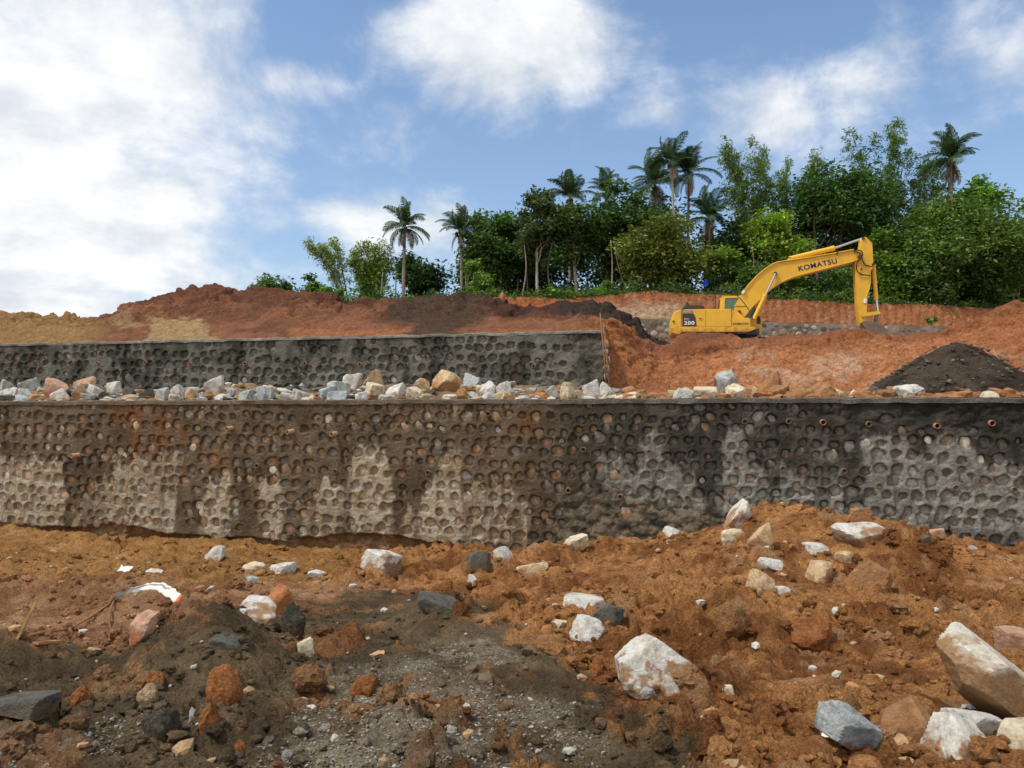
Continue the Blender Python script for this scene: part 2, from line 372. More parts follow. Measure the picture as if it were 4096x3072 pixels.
RK = {  # base, second tone, clay, how much clay
    'white': (srgb(212, 208, 198), srgb(172, 168, 158), srgb(164, 124, 84), .22),
    'grey': (srgb(178, 179, 174), srgb(136, 137, 132), srgb(156, 120, 84), .14),
    'blue': (srgb(178, 182, 181), srgb(136, 141, 142), srgb(150, 110, 70), .08),
    'tan': (srgb(206, 180, 142), srgb(176, 140, 96), srgb(158, 112, 70), .42),
    'cream': (srgb(216, 204, 176), srgb(188, 166, 128), srgb(160, 118, 78), .34),
    'brown': (srgb(164, 122, 82), srgb(140, 100, 64), srgb(166, 116, 72), .6),
    'pink': (srgb(196, 158, 130), srgb(168, 124, 96), srgb(160, 96, 58), .3),
    'orange': (srgb(178, 118, 72), srgb(150, 92, 54), srgb(176, 112, 66), .5),
    'dark': (srgb(98, 94, 84), srgb(72, 68, 60), srgb(108, 88, 62), .3),
    'patchy': (srgb(218, 213, 201), srgb(190, 181, 164), srgb(154, 112, 72), .40),
    'slab': (srgb(216, 208, 190), srgb(196, 180, 150), srgb(152, 110, 66), .5),
    'mix': (srgb(214, 210, 198), srgb(92, 88, 80), srgb(150, 106, 62), .2)}
def rock_tint(P, kind, seed):
    a, b, clay, k = RK[kind]; q = P * 2.2 + seed * 1.9
    c = mixc(a, b, smooth(fbm3(q, 1.5, 4, 21, .6), -.15, .45))
    m = smooth(fbm3(q, 1.1, 5, 33, .65) - P[:, 2] * .75, .20 - k, .46 - k * .6)
    if kind == 'patchy': m = smooth(fbm3(q, .9, 5, 33, .68) - P[:, 2] * .42, -.26, -.08)
    if kind == 'slab': m = np.maximum(smooth(-(P[:, 2] * .86 + P[:, 0] * .5) + .35 * fbm3(q, 1.4, 5, 35, .65), -.30, -.12), .6 * smooth(fbm3(q, 1.6, 5, 37, .65), .15, .3))
    return mixc(c, clay, m * .9)
def clod_shape(seed, sub=3):
    """a crumbly lump, not convex"""
    V, Fc = ico(sub); q = V + seed * 4.3; P = V * (1 + .55 * fbm3(q, 1.2, 3, 3) + .42 * fbm3(q, 3.2, 3, 7, .6))[:, None]; lo, hi = P.min(0), P.max(0); return (P - (lo + hi) / 2) / (hi - lo), Fc
def rock(name, label, cat, kind, cx, cy, cz, w, d, h, seed, sub=3, group=None, elong=(1, 1, 1), roll=0., planes=11, lump=.05, yaw=None, mat=None, soft=1.45):
    P, Fc = rock_shape(seed, sub, planes, elong, roll, yaw, lump, soft)
    V = P * np.array((w, d, h)); V[:, 2] += h / 2
    o = np_obj(name, V, Fc, mat or M_ROCK, tint=rock_tint(P * 2, kind, seed), smooth=False, loc=(cx, cy, cz - h / 2))
    try:
        o.data.polygons.foreach_set('use_smooth', np.ones(len(Fc), bool)); o.data.set_sharp_from_angle(angle=math.radians(24))
    except Exception: pass
    return tag(o, label, cat, group)

# ---------------------------------------------------------------- retaining walls of stones set in mortar
def wall_st(u, v, y0):
    """photo position -> (s, t) on the wall plane Y = y0 + WSL x"""
    a = at(u, v, 1.0); Y = y0 / (1 - WSL * a[0]); return (a[0] * Y * WD[0] + (Y - y0) * WD[1], EYE + (a[2] - EYE) * Y)
def blob(seed):
    """front half of a small weathered stone, about 45 faces, unit radius, facing -y"""
    P, Fc = ico(2); r = np.random.RandomState(seed); P = P * (1 + .22 * fbm3(P + seed * 5.1, 1.3, 3, 3))[:, None] * np.array((1, .26, 1)); P[:, 1] += .16 * fbm3(P + seed * 2.3, 2.6, 3, 8)
    keep = (P[Fc][:, :, 1] < .10).all(1); Fc = Fc[keep]; used = np.unique(Fc); m = -np.ones(len(P), int); m[used] = np.arange(len(used))
    return P[used], m[Fc]
BLOBS = [blob(k) for k in range(12)]; BLOB_ME = []
for k, (p, f) in enumerate(BLOBS): BLOB_ME.append(np_mesh('stone', p, f, M_STONE, smooth=True))
def pipe_mesh(name, L, r, col):
    seg = 14; th = np.arange(seg) * 2 * math.pi / seg; c, s = np.cos(th), np.sin(th); R = []
    for (y, rr) in ((.10, r), (-L, r), (-L, r * .80), (.09, r * .80)): R.append(np.stack([rr * c, np.full(seg, y), rr * s], 1))
    V = np.concatenate(R); i = np.arange(4 * seg).reshape(4, seg); j = np.roll(i, -1, 1)
    q = np.concatenate([np.stack([i[k], i[k + 1], j[k + 1], j[k]], -1) for k in range(3)])
    t = np.broadcast_to(col, (4 * seg, 3)).copy(); t[3 * seg:] = srgb(20, 18, 16)  # inner end coloured near black as the shade deep in the pipe
    return np_mesh(name, V, [q, np.array([i[3]])], M_TINT, t)
PIPE = [pipe_mesh('weep_pipe', .13, .040, srgb(176, 140, 108)), pipe_mesh('weep_pipe', .035, .040, srgb(132, 112, 94)), pipe_mesh('weep_pipe', .045, .042, srgb(164, 122, 96))]

def build_wall(name, label, y0, s0, s1, z0, z1, res, batter, spacing, rad, stain, stonecol, pipes, rough_f, bottom_f, seed, capz, big=300, hole=.042):
    R = np.random.RandomState(seed); root = empty(name, (0, y0, 0), WTH); tag(root, label, 'retaining wall')
    ns, ntt = int((s1 - s0) / res) + 1, int((z1 - z0) / res) + 1
    S, T = np.meshgrid(np.linspace(s0, s1, ns), np.linspace(z0, z1, ntt), indexing='ij'); ds = S[1, 0] - S[0, 0]; dt = T[0, 1] - T[0, 0]
    rough = rough_f(S, T); bot = bottom_f(S, T)
    dep = .016 * fbm2(S * 3, T * 3, 5, seed + 1, .6) + .012 * fbm2(S * 12, T * 12, 3, seed + 2, .6)
    d1, r1 = worley2(S / .19 + .25 * fbm2(S * 4, T * 4, 3, 5), T / .15, seed + 3); d2, r2 = worley2(S / .07, T / .06, seed + 4)
    dep = dep + rough * (.05 * np.clip(d1, 0, 1) + .02 * r1 + .022 * d2 - .02)
    dep = dep + bot * (.05 + .07 * np.clip(d1, 0, 1) + .03 * r1 + .02 * d2)
    stones = []; t = z1 - .02 - spacing[1] * .5; row = 0
    pipe_st = [p[:2] for p in pipes]
    while t > z0:
        s = s0 + R.rand() * spacing[0]
        while s < s1:
            g_ = R.uniform(.66, 1.14); a = rad * g_ * R.uniform(.82, 1.18); b = rad * g_ * R.uniform(.82, 1.12); ang = R.uniform(-.5, .5)
            wob = .035 * math.sin(s * 1.3 + row * 2) + .02 * math.sin(s * 4.1 + row)
            stones.append((s, t + wob + R.uniform(-.02, .02), a, b, R.uniform(1.9, 3.0), R.randint(12), ang)); s += max(2 * a + .028, spacing[0] * R.uniform(.86, 1.18))
        t -= spacing[1] * R.uniform(.95, 1.05); row += 1
    keep = []; darkh = np.zeros_like(S)
    for (s, t, a, b, p, k, ang) in stones:
        i = int((s - s0) / ds); j = int((t - z0) / dt)
        if not (6 < i < ns - 6 and 4 < j < ntt - 5) or t + b > z1 - .035: continue
        if rough[i, j] > .5 and R.rand() < .85: continue
        if bot[i, j] > .4 or R.rand() < .07: continue
        if any(abs(s - ps) < .09 and abs(t - pt) < .09 for ps, pt in pipe_st): continue
        m = int(1.6 * max(a, b) / ds) + 1; sl_ = (slice(max(i - m, 0), i + m + 1), slice(max(j - m, 0), j + m + 1))
        x = S[sl_] - s; z = T[sl_] - t; ca, sa = math.cos(ang), math.sin(ang); x, z = x * ca + z * sa, -x * sa + z * ca
        th = np.arctan2(z, x); wobble = 1 + .06 * np.sin(2 * th + 3 * s) + .06 * np.sin(3 * th + k + 7 * s) + .05 * np.sin(5 * th + 2 * k)
        rho = ((np.abs(x) / a) ** p + (np.abs(z) / b) ** p) ** (1 / p) / wobble
        dep[sl_] = np.maximum(dep[sl_], hole * (1 - smooth(rho, .90, 1.03)) + np.minimum(dep[sl_], .02) * .5)
        dep[sl_] -= .005 * np.exp(-((rho - 1.2) / .16) ** 2)                 # mortar pointed up round the stone
        keep.append((s, t, a, b, k, ang))
    Yl = batter * (T - z0) + dep
    np_obj('mortar_face', np.stack([S, Yl, T], -1).reshape(-1, 3), grid_faces(ns, ntt), M_MORTAR, root, tint=stain(S, T, rough, bot).reshape(-1, 3))
    # stones: the largest in view one by one, the rest joined
    def seen(k):
        w = np.array((k[0] * WD[0], y0 + k[0] * WD[1])); u = 512 + F * w[0] / w[1]
        return (k[2] * k[3]) / (w[1] ** 2) * (1 if -12 < u < 1036 else .01)
    keep = [k for k in keep if R.rand() > .03]
    keep.sort(key=seen, reverse=True); bag = Bag()
    for n, (s, t, a, b, k, ang) in enumerate(keep):
        rec = R.uniform(.004, .020); c = stonecol(s, t, R); f = (a * 1.06, .075, b * 1.06); yl = batter * (t - z0) + hole - .004 + rec
        if n < big:
            o = bpy.data.objects.new('stone', BLOB_ME[k]); o.location = (s, yl, t); o.scale = f; o.rotation_euler = (0, -ang, 0); o.color = (*c, 1); link(o, root)
        else:
            p, fc = BLOBS[k]; bag.add(p * np.array(f) + np.array((s, yl, t)), fc, c)
    if bag.n: tag(bag.build('stone', M_STONEA, root, smooth=False), kind='stuff')
    for (s, t, kd) in pipes:
        o = bpy.data.objects.new('weep_pipe', PIPE[kd]); o.location = (s, batter * (t - z0) + .005, t); o.rotation_euler = (R.uniform(.02, .14), 0, R.uniform(-.1, .1) - (.25 if kd == 0 else 0)); link(o, root)
    # core and cap
    th = .42; tb = batter * (z1 - z0)
    def prism(nm, prof, a, b, mat, col, n=40, jit=.0):
        xs = np.linspace(a, b, n); pr = np.array(prof); V = np.stack([np.repeat(xs, len(pr)), np.tile(pr[:, 0], n), np.tile(pr[:, 1], n)], 1)
        V[:, 1] += jit * fbm2(V[:, 0] * 2.2, V[:, 2] * 9, 4, seed + 9); V[:, 2] += jit * fbm2(V[:, 0] * 3, V[:, 1] * 5, 4, seed + 7)
        i = np.arange(n * len(pr)).reshape(n, len(pr)); j = np.roll(i, -1, 1)
        q = np.stack([i[:-1], j[:-1], j[1:], i[1:]], -1).reshape(-1, 4)
        cc = col(V[:, 0], V[:, 2]) if callable(col) else np.broadcast_to(col, (len(V), 3))
        return np_obj(nm, V, [q, np.array([i[0], i[-1][::-1]])], mat, root, tint=cc, smooth=False)
    prism('core', [(.18, z0), (tb + .16, z1 - .02), (tb + th, z1 - .02), (tb + th, z0)], s0 + .02, s1 - .02, M_MORTAR, srgb(96, 92, 84))
    prism('cap', [(tb - .022, z1 - capz), (tb - .026, z1 - .012), (tb - .012, z1), (tb + th + .02, z1), (tb + th + .02, z1 - capz)], s0, s1, M_MORTAR, lambda s, t: stain(s, t, 0 * s, 0 * s, True), 900, .026)
    return root

# --- lower wall
LY = 12.0
def lst(poly): return [wall_st(x * .46293, y * .46293, LY) for x, y in poly]
LIGHT_W = [lst(p) for p in (
    [(-400, 1000), (60, 992), (125, 1005), (135, 1060), (128, 1170), (-400, 1170)], [(232, 992), (300, 985), (388, 990), (378, 1055), (372, 1170), (150, 1170), (175, 1060), (240, 1040)],
    [(440, 1045), (500, 1028), (497, 1170), (425, 1170)], [(548, 1045), (598, 1030), (612, 1100), (600, 1230), (548, 1230), (560, 1120)], [(655, 1090), (690, 1045), (745, 1040), (768, 965), (792, 962), (835, 1000), (848, 1060), (845, 1200), (640, 1200)],
    [(948, 975), (992, 972), (990, 1070), (1060, 1045), (1110, 1050), (1140, 1080), (1150, 1230), (870, 1230), (875, 1120), (945, 1050)])]
LIGHT_G = [lst(p) for p in (
    [(1560, 985), (1555, 930), (1608, 925), (1620, 985), (1700, 1010), (1835, 1030), (1842, 1140), (1545, 1140)], [(1870, 960), (1900, 925), (1960, 935), (2000, 990), (2060, 940), (2110, 960), (2130, 1010), (2300, 985), (2300, 1160), (1868, 1160)],
    [(1385, 940), (1425, 915), (1432, 985), (1480, 1010), (1530, 1080), (1500, 1130), (1310, 1080), (1290, 990), (1380, 1000)], [(560 + 1200, 945), (1790, 940), (1800, 1000), (1760, 1000)])]
ROUGH_P = [lst(p) for p in ([(1195, 1060), (1330, 1050), (1420, 1085), (1570, 1115), (1560, 1230), (1190, 1230)], [(1740, 878), (2400, 868), (2400, 925), (2150, 945), (1960, 930), (1880, 965), (1800, 915)])]
BL = [wall_st(x * .46293, y * .46293, LY) for x, y in ((-400, 1130), (0, 1132), (150, 1142), (230, 1128), (330, 1150), (420, 1160), (640, 1168), (760, 1150), (900, 1168), (1000, 1185), (1120, 1200), (1160, 1260), (1600, 1260), (1700, 1240), (1900, 1200), (2050, 1200), (2212, 1200), (2500, 1200))]
def l_rough(S, T):
    r = 0 * S
    for p in ROUGH_P: r = np.maximum(r, smooth(poly_sd(S + .12 * fbm2(S * 2.5, T * 2.5, 4, 3), T + .1 * fbm2(S * 2.5, T * 2.5, 4, 4), p), -.02, .05))
    return r
def l_bot(S, T):
    tb = np.interp(S, [b[0] for b in BL], [b[1] for b in BL]) + .07 * fbm2(S * 2.2, 0 * S, 4, 77, .6)
    return 1 - smooth(T - tb, -.012, .012)
def l_stain(S, T, rough, bot, cap=False):
    n = fbm2(S * 1.6, T * 1.6, 5, 201, .6); n2 = fbm2(S * 7, T * 7, 4, 203, .6); drip = fbm2(S * 3.2, T * .5, 4, 205, .55)
    left = smooth(1.1 - S + .8 * n, -1.0, 1.4)                          # warm left, grey right
    base = mixc(srgb(84, 80, 70), srgb(112, 96, 76), left)
    base = mixc(base, mixc(srgb(52, 50, 43), srgb(84, 69, 51), left), smooth(n + .6 * drip + .35 * n2, -.3, .4) * .85)
    rust = left * smooth(fbm2(S * .8 + 3, T * .6, 4, 207) + .4 * drip, .0, .5) * smooth(T, .2, 1.0); base = mixc(base, srgb(122, 82, 50), rust * .75)
    w = np.zeros_like(S); gq = np.zeros_like(S); q = .10 * n2 + .10 * n
    Sw = S + .10 * n + .06 * n2; Tw = T - .34 * fbm2(S * 4.5, T * .25, 5, 211, .62) + .06 * n2
    for p in LIGHT_W: w = np.maximum(w, smooth(poly_sd(Sw, Tw, p) + q * .6, -.03, .035))
    for p in LIGHT_G: gq = np.maximum(gq, smooth(poly_sd(Sw, Tw, p) + q * .8, -.05, .07))
    strk = smooth(fbm2(S * 4.2 + 3, T * .22, 5, 213, .65), .02, .22); w = w * (1 - .65 * strk); gq = gq * (1 - .65 * strk)
    w = w * (1 - .45 * smooth(fbm2(S * 1.1 + 5, T * .9, 4, 209, .6), .05, .5))
    base = mixc(base, mixc(srgb(188, 175, 152), srgb(156, 136, 108), smooth(n2 + .5 * n, -.4, .5)), w * .9)
    base = mixc(base, mixc(srgb(160, 156, 144), srgb(126, 122, 112), smooth(n2 + .5 * drip, -.4, .5)), gq * .78)
    blk = smooth(-drip + .4 * n2, .05, .6) * smooth(S, -1.0, 2.5) * (1 - gq * .7); base = mixc(base, srgb(46, 44, 37), blk * .75)
    top = smooth(S, 4.6, 6.2) * smooth(T + .3 * drip + .12 * n2, 1.45, 1.7); base = mixc(base, srgb(46, 45, 41), top * .85)
    base = mixc(base, mixc(srgb(128, 114, 94), srgb(66, 62, 54), smooth(n2 + n, -.3, .5)), np.asarray(rough) * (1 - smooth(S, 3.5, 4.5)) * .8)
    base = mixc(base, mixc(mixc(srgb(150, 122, 88), srgb(120, 82, 48), smooth(n2 + n, -.4, .4)), srgb(104, 100, 90), smooth(S, 3, 4.5)), np.asarray(bot) * .9)
    if cap: base = mixc(mixc(srgb(130, 120, 106), srgb(134, 132, 124), smooth(S, -1, 2)), base, .45 + .3 * n)
    return np.clip(base, .004, 1)
SPAL = [srgb(186, 150, 116), srgb(160, 122, 90), srgb(206, 190, 160), srgb(140, 112, 88), srgb(150, 144, 132), srgb(120, 112, 100)]
GPAL = [srgb(140, 133, 120), srgb(112, 106, 94), srgb(168, 161, 146), srgb(94, 89, 78), srgb(156, 126, 100), srgb(124, 114, 98)]
def l_stone(s, t, R):
    S = np.array([s]); T = np.array([t]); m = l_stain(S, T, 0 * S, 0 * S)[0]; pal = SPAL if s + R.normal() * .6 < .8 else GPAL
    c = pal[R.randint(6)]; f = R.uniform(.30, .72) if R.rand() < .85 else .15
    if R.rand() < .025: return tuple(srgb(208, 198, 176) * R.uniform(.8, 1))
    return tuple(np.clip(c * (1 - f) + m * f * 1.05, .01, 1))
def z5(x, y): return (x * .1582, 387.5 + y * .1582)
def z6(x, y): return (337.5 + x * .1582, 387.5 + y * .1582)
def z7(x, y): return (674 + x * .1582, 387.5 + y * .1582)
LP = [(*wall_st(*z5(x, y), LY), k) for x, y, k in ((1440, 258, 0), (1830, 277, 0), (2105, 292, 0), (470, 428, 0), (1610, 495, 1), (2108, 532, 1))]
LP += [(*wall_st(*z6(x, y), LY), k) for x, y, k in ((940, 165, 1), (1970, 408, 1), (1455, 652, 2), (1787, 693, 1), (562, 540, 1), (1550, 395, 1))]
LP += [(*wall_st(*z7(x, y), LY), k) for x, y, k in ((453, 215, 1), (732, 213, 1), (950, 220, 2), (1242, 232, 1), (1678, 243, 2), (2028, 225, 2), (395, 515, 1), (690, 515, 1), (1083, 530, 1), (1303, 620, 1), (1790, 635, 1), (2162, 650, 1), (498, 787, 1), (85, 700, 1))]
build_wall('retaining_wall', 'long grey lower retaining wall of round stones in stained mortar with weep pipes', LY, -13.2, 10.2, -.85, 1.92, .0185, .05, (.208, .180), .085,
           l_stain, l_stone, LP, l_rough, l_bot, 5, .075)

# --- upper wall, ends a little right of the middle
UY = 17.02; US1 = wall_st(603, 360, UY)[0]; U0, U1 = 1.75, 3.5
def ust(poly): return [wall_st(x * .46293, y * .46293, UY) for x, y in poly]
UR = [ust([(1230, 745), (1240, 725), (1340, 715), (1340, 900), (1270, 860), (1280, 790)]), ust([(1130, 830), (1240, 800), (1300, 830), (1300, 900), (1120, 900)])]
def u_rough(S, T):
    r = 0 * S
    for p in UR: r = np.maximum(r, smooth(poly_sd(S + .1 * fbm2(S * 2.5, T * 2.5, 4, 13), T, p), -.02, .06))
    return r
def u_stain(S, T, rough, bot, cap=False):
    n = fbm2(S * 1.5, T * 1.5, 5, 301, .6); n2 = fbm2(S * 6, T * 6, 4, 303, .6); drip = fbm2(S * 2.5, T * .6, 4, 305)
    base = mixc(srgb(112, 109, 98), srgb(74, 72, 62), smooth(n + .4 * drip + .3 * n2, -.35, .4))
    base = mixc(base, srgb(48, 46, 39), smooth(drip + .4 * n2, .0, .5) * .8)
    base = mixc(base, srgb(138, 135, 122), smooth(fbm2(S * .9 + 2, T * 1.2, 4, 309) , .15, .5) * .4)
    base = mixc(base, srgb(104, 98, 84), np.asarray(rough) * .5)
    if cap: base = mixc(srgb(158, 156, 148), base, .3 + .3 * n)
    return np.clip(base, .01, 1)
def u_stone(s, t, R):
    S = np.array([s]); T = np.array([t]); m = u_stain(S, T, 0 * S, 0 * S)[0]; c = GPAL[R.randint(6)]; f = R.uniform(.5, .85)
    if R.rand() < .04: return tuple(srgb(205, 196, 178) * R.uniform(.7, 1))
    return tuple(np.clip(c * (1 - f) + m * f * .8, .01, 1))
def r2(x, y): return (x * .1582, 262.5 + y * .1582)
def r3(x, y): return (325 + x * .1582, 275 + y * .1582)
UP = [(*wall_st(*r2(x, y), UY), 2) for x, y in ((262, 605), (598, 632), (900, 630), (1185, 638), (1535, 636), (1915, 636))]
UP += [(*wall_st(*r3(x, y), UY), k) for x, y, k in ((210, 563, 2), (505, 568, 1), (880, 566, 1), (1315, 575, 2), (1565, 573, 1))]
uw = build_wall('retaining_wall', 'dark grey upper retaining wall of round stones ending at orange cut bank', UY, -18.0, US1, U0, U1, .021, .10, (.245, .215), .102,
           u_stain, u_stone, UP, u_rough, lambda S, T: 0 * S, 8, .06, hole=.058)
rr = np.random.RandomState(4)
for k in range(16):                                             # raw stones sticking out of the broken end of the wall
    z = U0 + .1 + (k // 2) * .2 + rr.uniform(-.05, .05); P, Fc = rock_shape(900 + k, 3, 9)
    w = rr.uniform(.14, .26); V = P * np.array((w * .6, w, w * .8))
    np_obj('end_stone', V, Fc, M_ROCK, uw, tint=rock_tint(P * 2, ('white', 'grey', 'cream', 'dark', 'dark')[rr.randint(5)], k), smooth=False, loc=(US1 + .02 + .12 * (U1 - z) * .3, .10 * (z - U0) + .12 + .22 * (k % 2) + rr.uniform(-.03, .03), z))
# ---------------------------------------------------------------- terrace between the walls
ns_, nn_ = 380, 80
S_, N_ = np.meshgrid(np.linspace(-15, 12, ns_), np.linspace(.40, 8.5, nn_), indexing='ij')
def terrace_z(x, y):
    n = (y - wallY(x)) * math.cos(WTH)
    return 1.87 + .045 * np.clip(n - .4, 0, 9) + .05 * fbm2(x * 1.1, y * 1.1, 3, 401) + (.16 + .14 * fbm2(x * .9, y * .9, 3, 403)) * np.exp(-((n - 2.2) / 1.0) ** 2) * smooth(-x, -2.6, -1.4)
TX = S_ * WD[0] - N_ * WD[1]; TY = LY + S_ * WD[1] + N_ * WD[0]
d_, r_ = worley2(TX / .22, TY / .22, 402); TZ = terrace_z(TX, TY) + .10 * np.sqrt(np.clip(1 - (d_ / .7) ** 2, 0, 1)) * r_ * smooth(N_, .5, 1.1) + .03 * fbm2(TX * 9, TY * 9, 4, 404)
tn = smooth(fbm2(TX * 1.2, TY * 1.2, 4, 405), -.3, .3); tcol = mixc(srgb(168, 140, 108), srgb(120, 100, 80), tn); tcol = mixc(tcol, srgb(172, 116, 74), smooth(TX + .5 * fbm2(TX * 2, TY * 2, 3, 3), 2.0, 3.0))
tag(np_obj('terrace', np.stack([TX, TY, TZ], -1).reshape(-1, 3), grid_faces(ns_, nn_), M_EARTH, tint=tcol.reshape(-1, 3)), 'rubble strewn earth terrace above the lower wall', 'ground', kind='structure')

# ---------------------------------------------------------------- earth banks, as surfaces stretched between contour lines
def contour(pts, us):
    """pts: (u, v, Y) or (u, None, Y, z)"""
    P = np.array([at(p[0], p[1], p[2]) if p[1] is not None else (at(p[0], 400, p[2])[0], p[2], p[3]) for p in pts]); uu = np.array([p[0] for p in pts], float)
    return np.stack([np.interp(us, uu, P[:, k]) for k in range(3)], -1)
def loft(lines, us, subs, soft=2):
    L = [contour(l, us) if not isinstance(l, np.ndarray) else l for l in lines]; rows = []
    for k in range(len(L) - 1):
        for j in range(subs[k]): t = j / subs[k]; rows.append(L[k] * (1 - t) + L[k + 1] * t)
    rows.append(L[-1]); P = np.stack(rows, 1)
    for _ in range(soft): P[:, 1:-1] = .25 * P[:, :-2] + .5 * P[:, 1:-1] + .25 * P[:, 2:]
    return P
def gnormal(P):
    n = np.cross(np.gradient(P, axis=0), np.gradient(P, axis=1)); n /= np.linalg.norm(n, axis=-1)[..., None] + 1e-9
    return n
def proj(P):
    y = P[..., 1]; z = P[..., 2] - EYE; c, s = math.cos(PITCH), math.sin(PITCH)
    return 512 + F * P[..., 0] / (y * c + z * s), 384 - F * (z * c - y * s) / (y * c + z * s)
def clods3(P, s, seed):
    """domed lumps on an arbitrary surface"""
    q = P + .25 * s * fbm3(P, 2.2 / s, 3, seed)[..., None]
    d, r = worley2((q[..., 0] + .35 * q[..., 1]) / s, (q[..., 2] * 1.15 + .55 * q[..., 1]) / s, seed); return (np.sqrt(np.clip(1 - (d / .75) ** 2, 0, 1)) - .4) * np.where(r > .4, .3 + r, .1)

# --- bank and spoil heap behind the upper wall
ua = np.linspace(-170, 669, 640)
yw = (UY + .62) / (1 - WSL * (ua - 512) / F)
A0 = np.stack([(ua - 512) / F * yw, yw, np.where(ua < 606, 3.30, 1.9)], -1)
A1 = [(-170, 322, 23.5), (0, 329, 23), (95, 331, 22.6), (150, 326, 22), (230, 325, 21.5), (330, 323, 21), (400, 322, 20.6), (500, 322, 20), (560, 321, 19.6), (600, 320, 19.2), (612, 321, 19), (625, 329, 19.2), (640, 343, 19.6), (655, 352, 20.3), (669, 357, 21)]
A2 = [(-170, 310, 27), (0, 315.5, 27), (50, 318, 27), (95, 321, 26.5), (115, 313, 26), (124, 305, 26), (150, 300, 26), (185, 290, 26), (205, 284, 26), (213, 283, 26), (222, 285, 26), (232, 291, 26), (270, 291, 26), (301, 292, 25.5), (325, 297, 25), (341, 306, 25), (356, 302, 25), (370, 301, 25), (400, 300, 25), (430, 298, 25), (458, 294.5, 25),
      (490, 298, 25), (505, 304, 24.5), (518, 312, 24), (540, 310, 23.5), (555, 309, 23.2), (580, 305, 22.8), (593, 301.5, 22.6), (608, 306, 22.6), (622, 316, 22.6), (642, 330, 22.6), (657, 342, 22.5), (669, 353, 22.4)]
A3 = [(u, None, Y + 4.5, at(u, v, Y)[2] - 2.2) for u, v, Y in A2]
P = loft([A0, A1, A2, A3], ua, (34, 60, 16), 2); nrm = gnormal(P); jj = np.linspace(0, 1, P.shape[1])[None, :] + 0 * P[..., 0]
uu_, vv_ = proj(P); loose = smooth(jj, .30, .48)
disp = (.10 + .12 * loose) * fbm3(P, .7, 5, 501, .55) + loose * (.22 * clods3(P, .75, 511) + .15 * clods3(P, .38, 513)) + (.04 + .03 * loose) * clods3(P, .18, 515) + .03 * fbm3(P, 4, 4, 517, .6)
disp = disp * smooth(jj, 0, .05)
P2 = P - nrm * disp[..., None] * np.sign(nrm[..., 1:2] + 1e-6)
nz = fbm3(P, .9, 5, 521, .6); nf = fbm3(P, 3.0, 4, 523, .6)
c = mixc(srgb(158, 106, 76), srgb(122, 82, 60), smooth(nz, -.3, .4))
c = mixc(c, srgb(112, 74, 56), loose * smooth(jj + .12 * nz, .52, .66) * .75)
c = mixc(c, srgb(170, 132, 84), smooth(118 - uu_ + 25 * nz, 0, 40) * .9)
c = mixc(c, srgb(190, 160, 112), smooth(poly_sd(uu_ + 26 * nz, vv_ + 9 * nf + 8 * nz, [(148, 319), (190, 317), (212, 325), (205, 346), (146, 346)]), -1, 4) * .85)
c = mixc(c, srgb(186, 152, 110), smooth(poly_sd(uu_ + 26 * nz, vv_ + 9 * nf, [(118, 316), (142, 314), (140, 330), (120, 330)]), -1, 4) * .6)
c = mixc(c, srgb(180, 118, 78), smooth(vv_ + 5 * nz, 327, 333) * smooth(uu_ + 12 * nz, 285, 300) * .9)
c = mixc(c, srgb(80, 66, 54), smooth(poly_sd(uu_ + 40 * nz, vv_ + 9 * nf, [(398, 300), (420, 293), (470, 292), (500, 297), (480, 318), (440, 346), (395, 346), (405, 325)]), -9, 9) * .85)
c = mixc(c, srgb(78, 56, 45), smooth(poly_sd(uu_ + 40 * nz, vv_ + 8 * nf, [(470, 295), (505, 300), (540, 308), (600, 300), (620, 315), (600, 316), (540, 319), (500, 318)]), -3, 5) * .75)
c = mixc(c, srgb(72, 62, 54), smooth(poly_sd(uu_ + 5 * nz, vv_ + 3 * nf, [(560, 306), (592, 300), (614, 306), (676, 350), (676, 366), (640, 356), (608, 328), (590, 316), (560, 317)]), -2, 3) * .97)
c = mixc(c, srgb(92, 56, 42), smooth(poly_sd(uu_ + 10 * nz, vv_ + 4 * nf, [(300, 290), (345, 305), (375, 300), (372, 314), (330, 312)]), -3, 5) * .6)
tag(np_obj('bank', P2.reshape(-1, 3), grid_faces(*P.shape[:2]), M_BANK, tint=c.reshape(-1, 3)), 'red brown spoil bank with dark slip behind the upper wall', 'bank', kind='structure')

# --- cut bank and platform on the right
ub = np.linspace(588, 1190, 520)
B0 = [(588, None, 17.3, 1.95), (640, None, 17.6, 1.95), (700, None, 18.0, 1.95), (900, None, 18.0, 1.95), (1024, None, 17.6, 1.95), (1190, None, 17, 1.9)]
B1 = [(588, 321, 18.6), (612, 322, 18.6), (628, 330, 18.7), (642, 345, 18.9), (658, 355, 19.2), (680, 354, 19.5), (700, 351, 19.7), (720, 347, 19.8), (740, 345, 19.9), (760, 345, 20), (800, 344, 20), (828, 340, 20.1), (845, 336.5, 20.2), (870, 339, 20.1), (905, 340, 20), (940, 337, 20), (965, 326, 20), (985, 319, 19.9), (1000, 313, 19.8), (1024, 306, 19.6), (1190, 288, 19)]
B2 = [(588, None, 30, 4.3), (668, 345, 30), (690, 337, 31), (720, 337, 32), (745, None, 33, 4.62), (900, None, 33, 4.4), (1024, None, 32, 4.6), (1190, None, 32, 5.2)]
B3 = [(588, None, 46, 4.3), (1190, None, 48, 4.2)]
P = loft([B0, B1, B2, B3], ub, (90, 44, 12), 2); nrm = gnormal(P); uu_, vv_ = proj(P); jj = np.arange(P.shape[1])[None, :] / 146.0 + 0 * P[..., 0]
face = 1 - smooth(jj, .55, .62); lip = np.exp(-((jj - .62) / .05) ** 2) + smooth(jj, .6, .7) * .7
nz = fbm3(P, .7, 5, 541, .6); nf = fbm3(P, 2.6, 4, 543, .6)
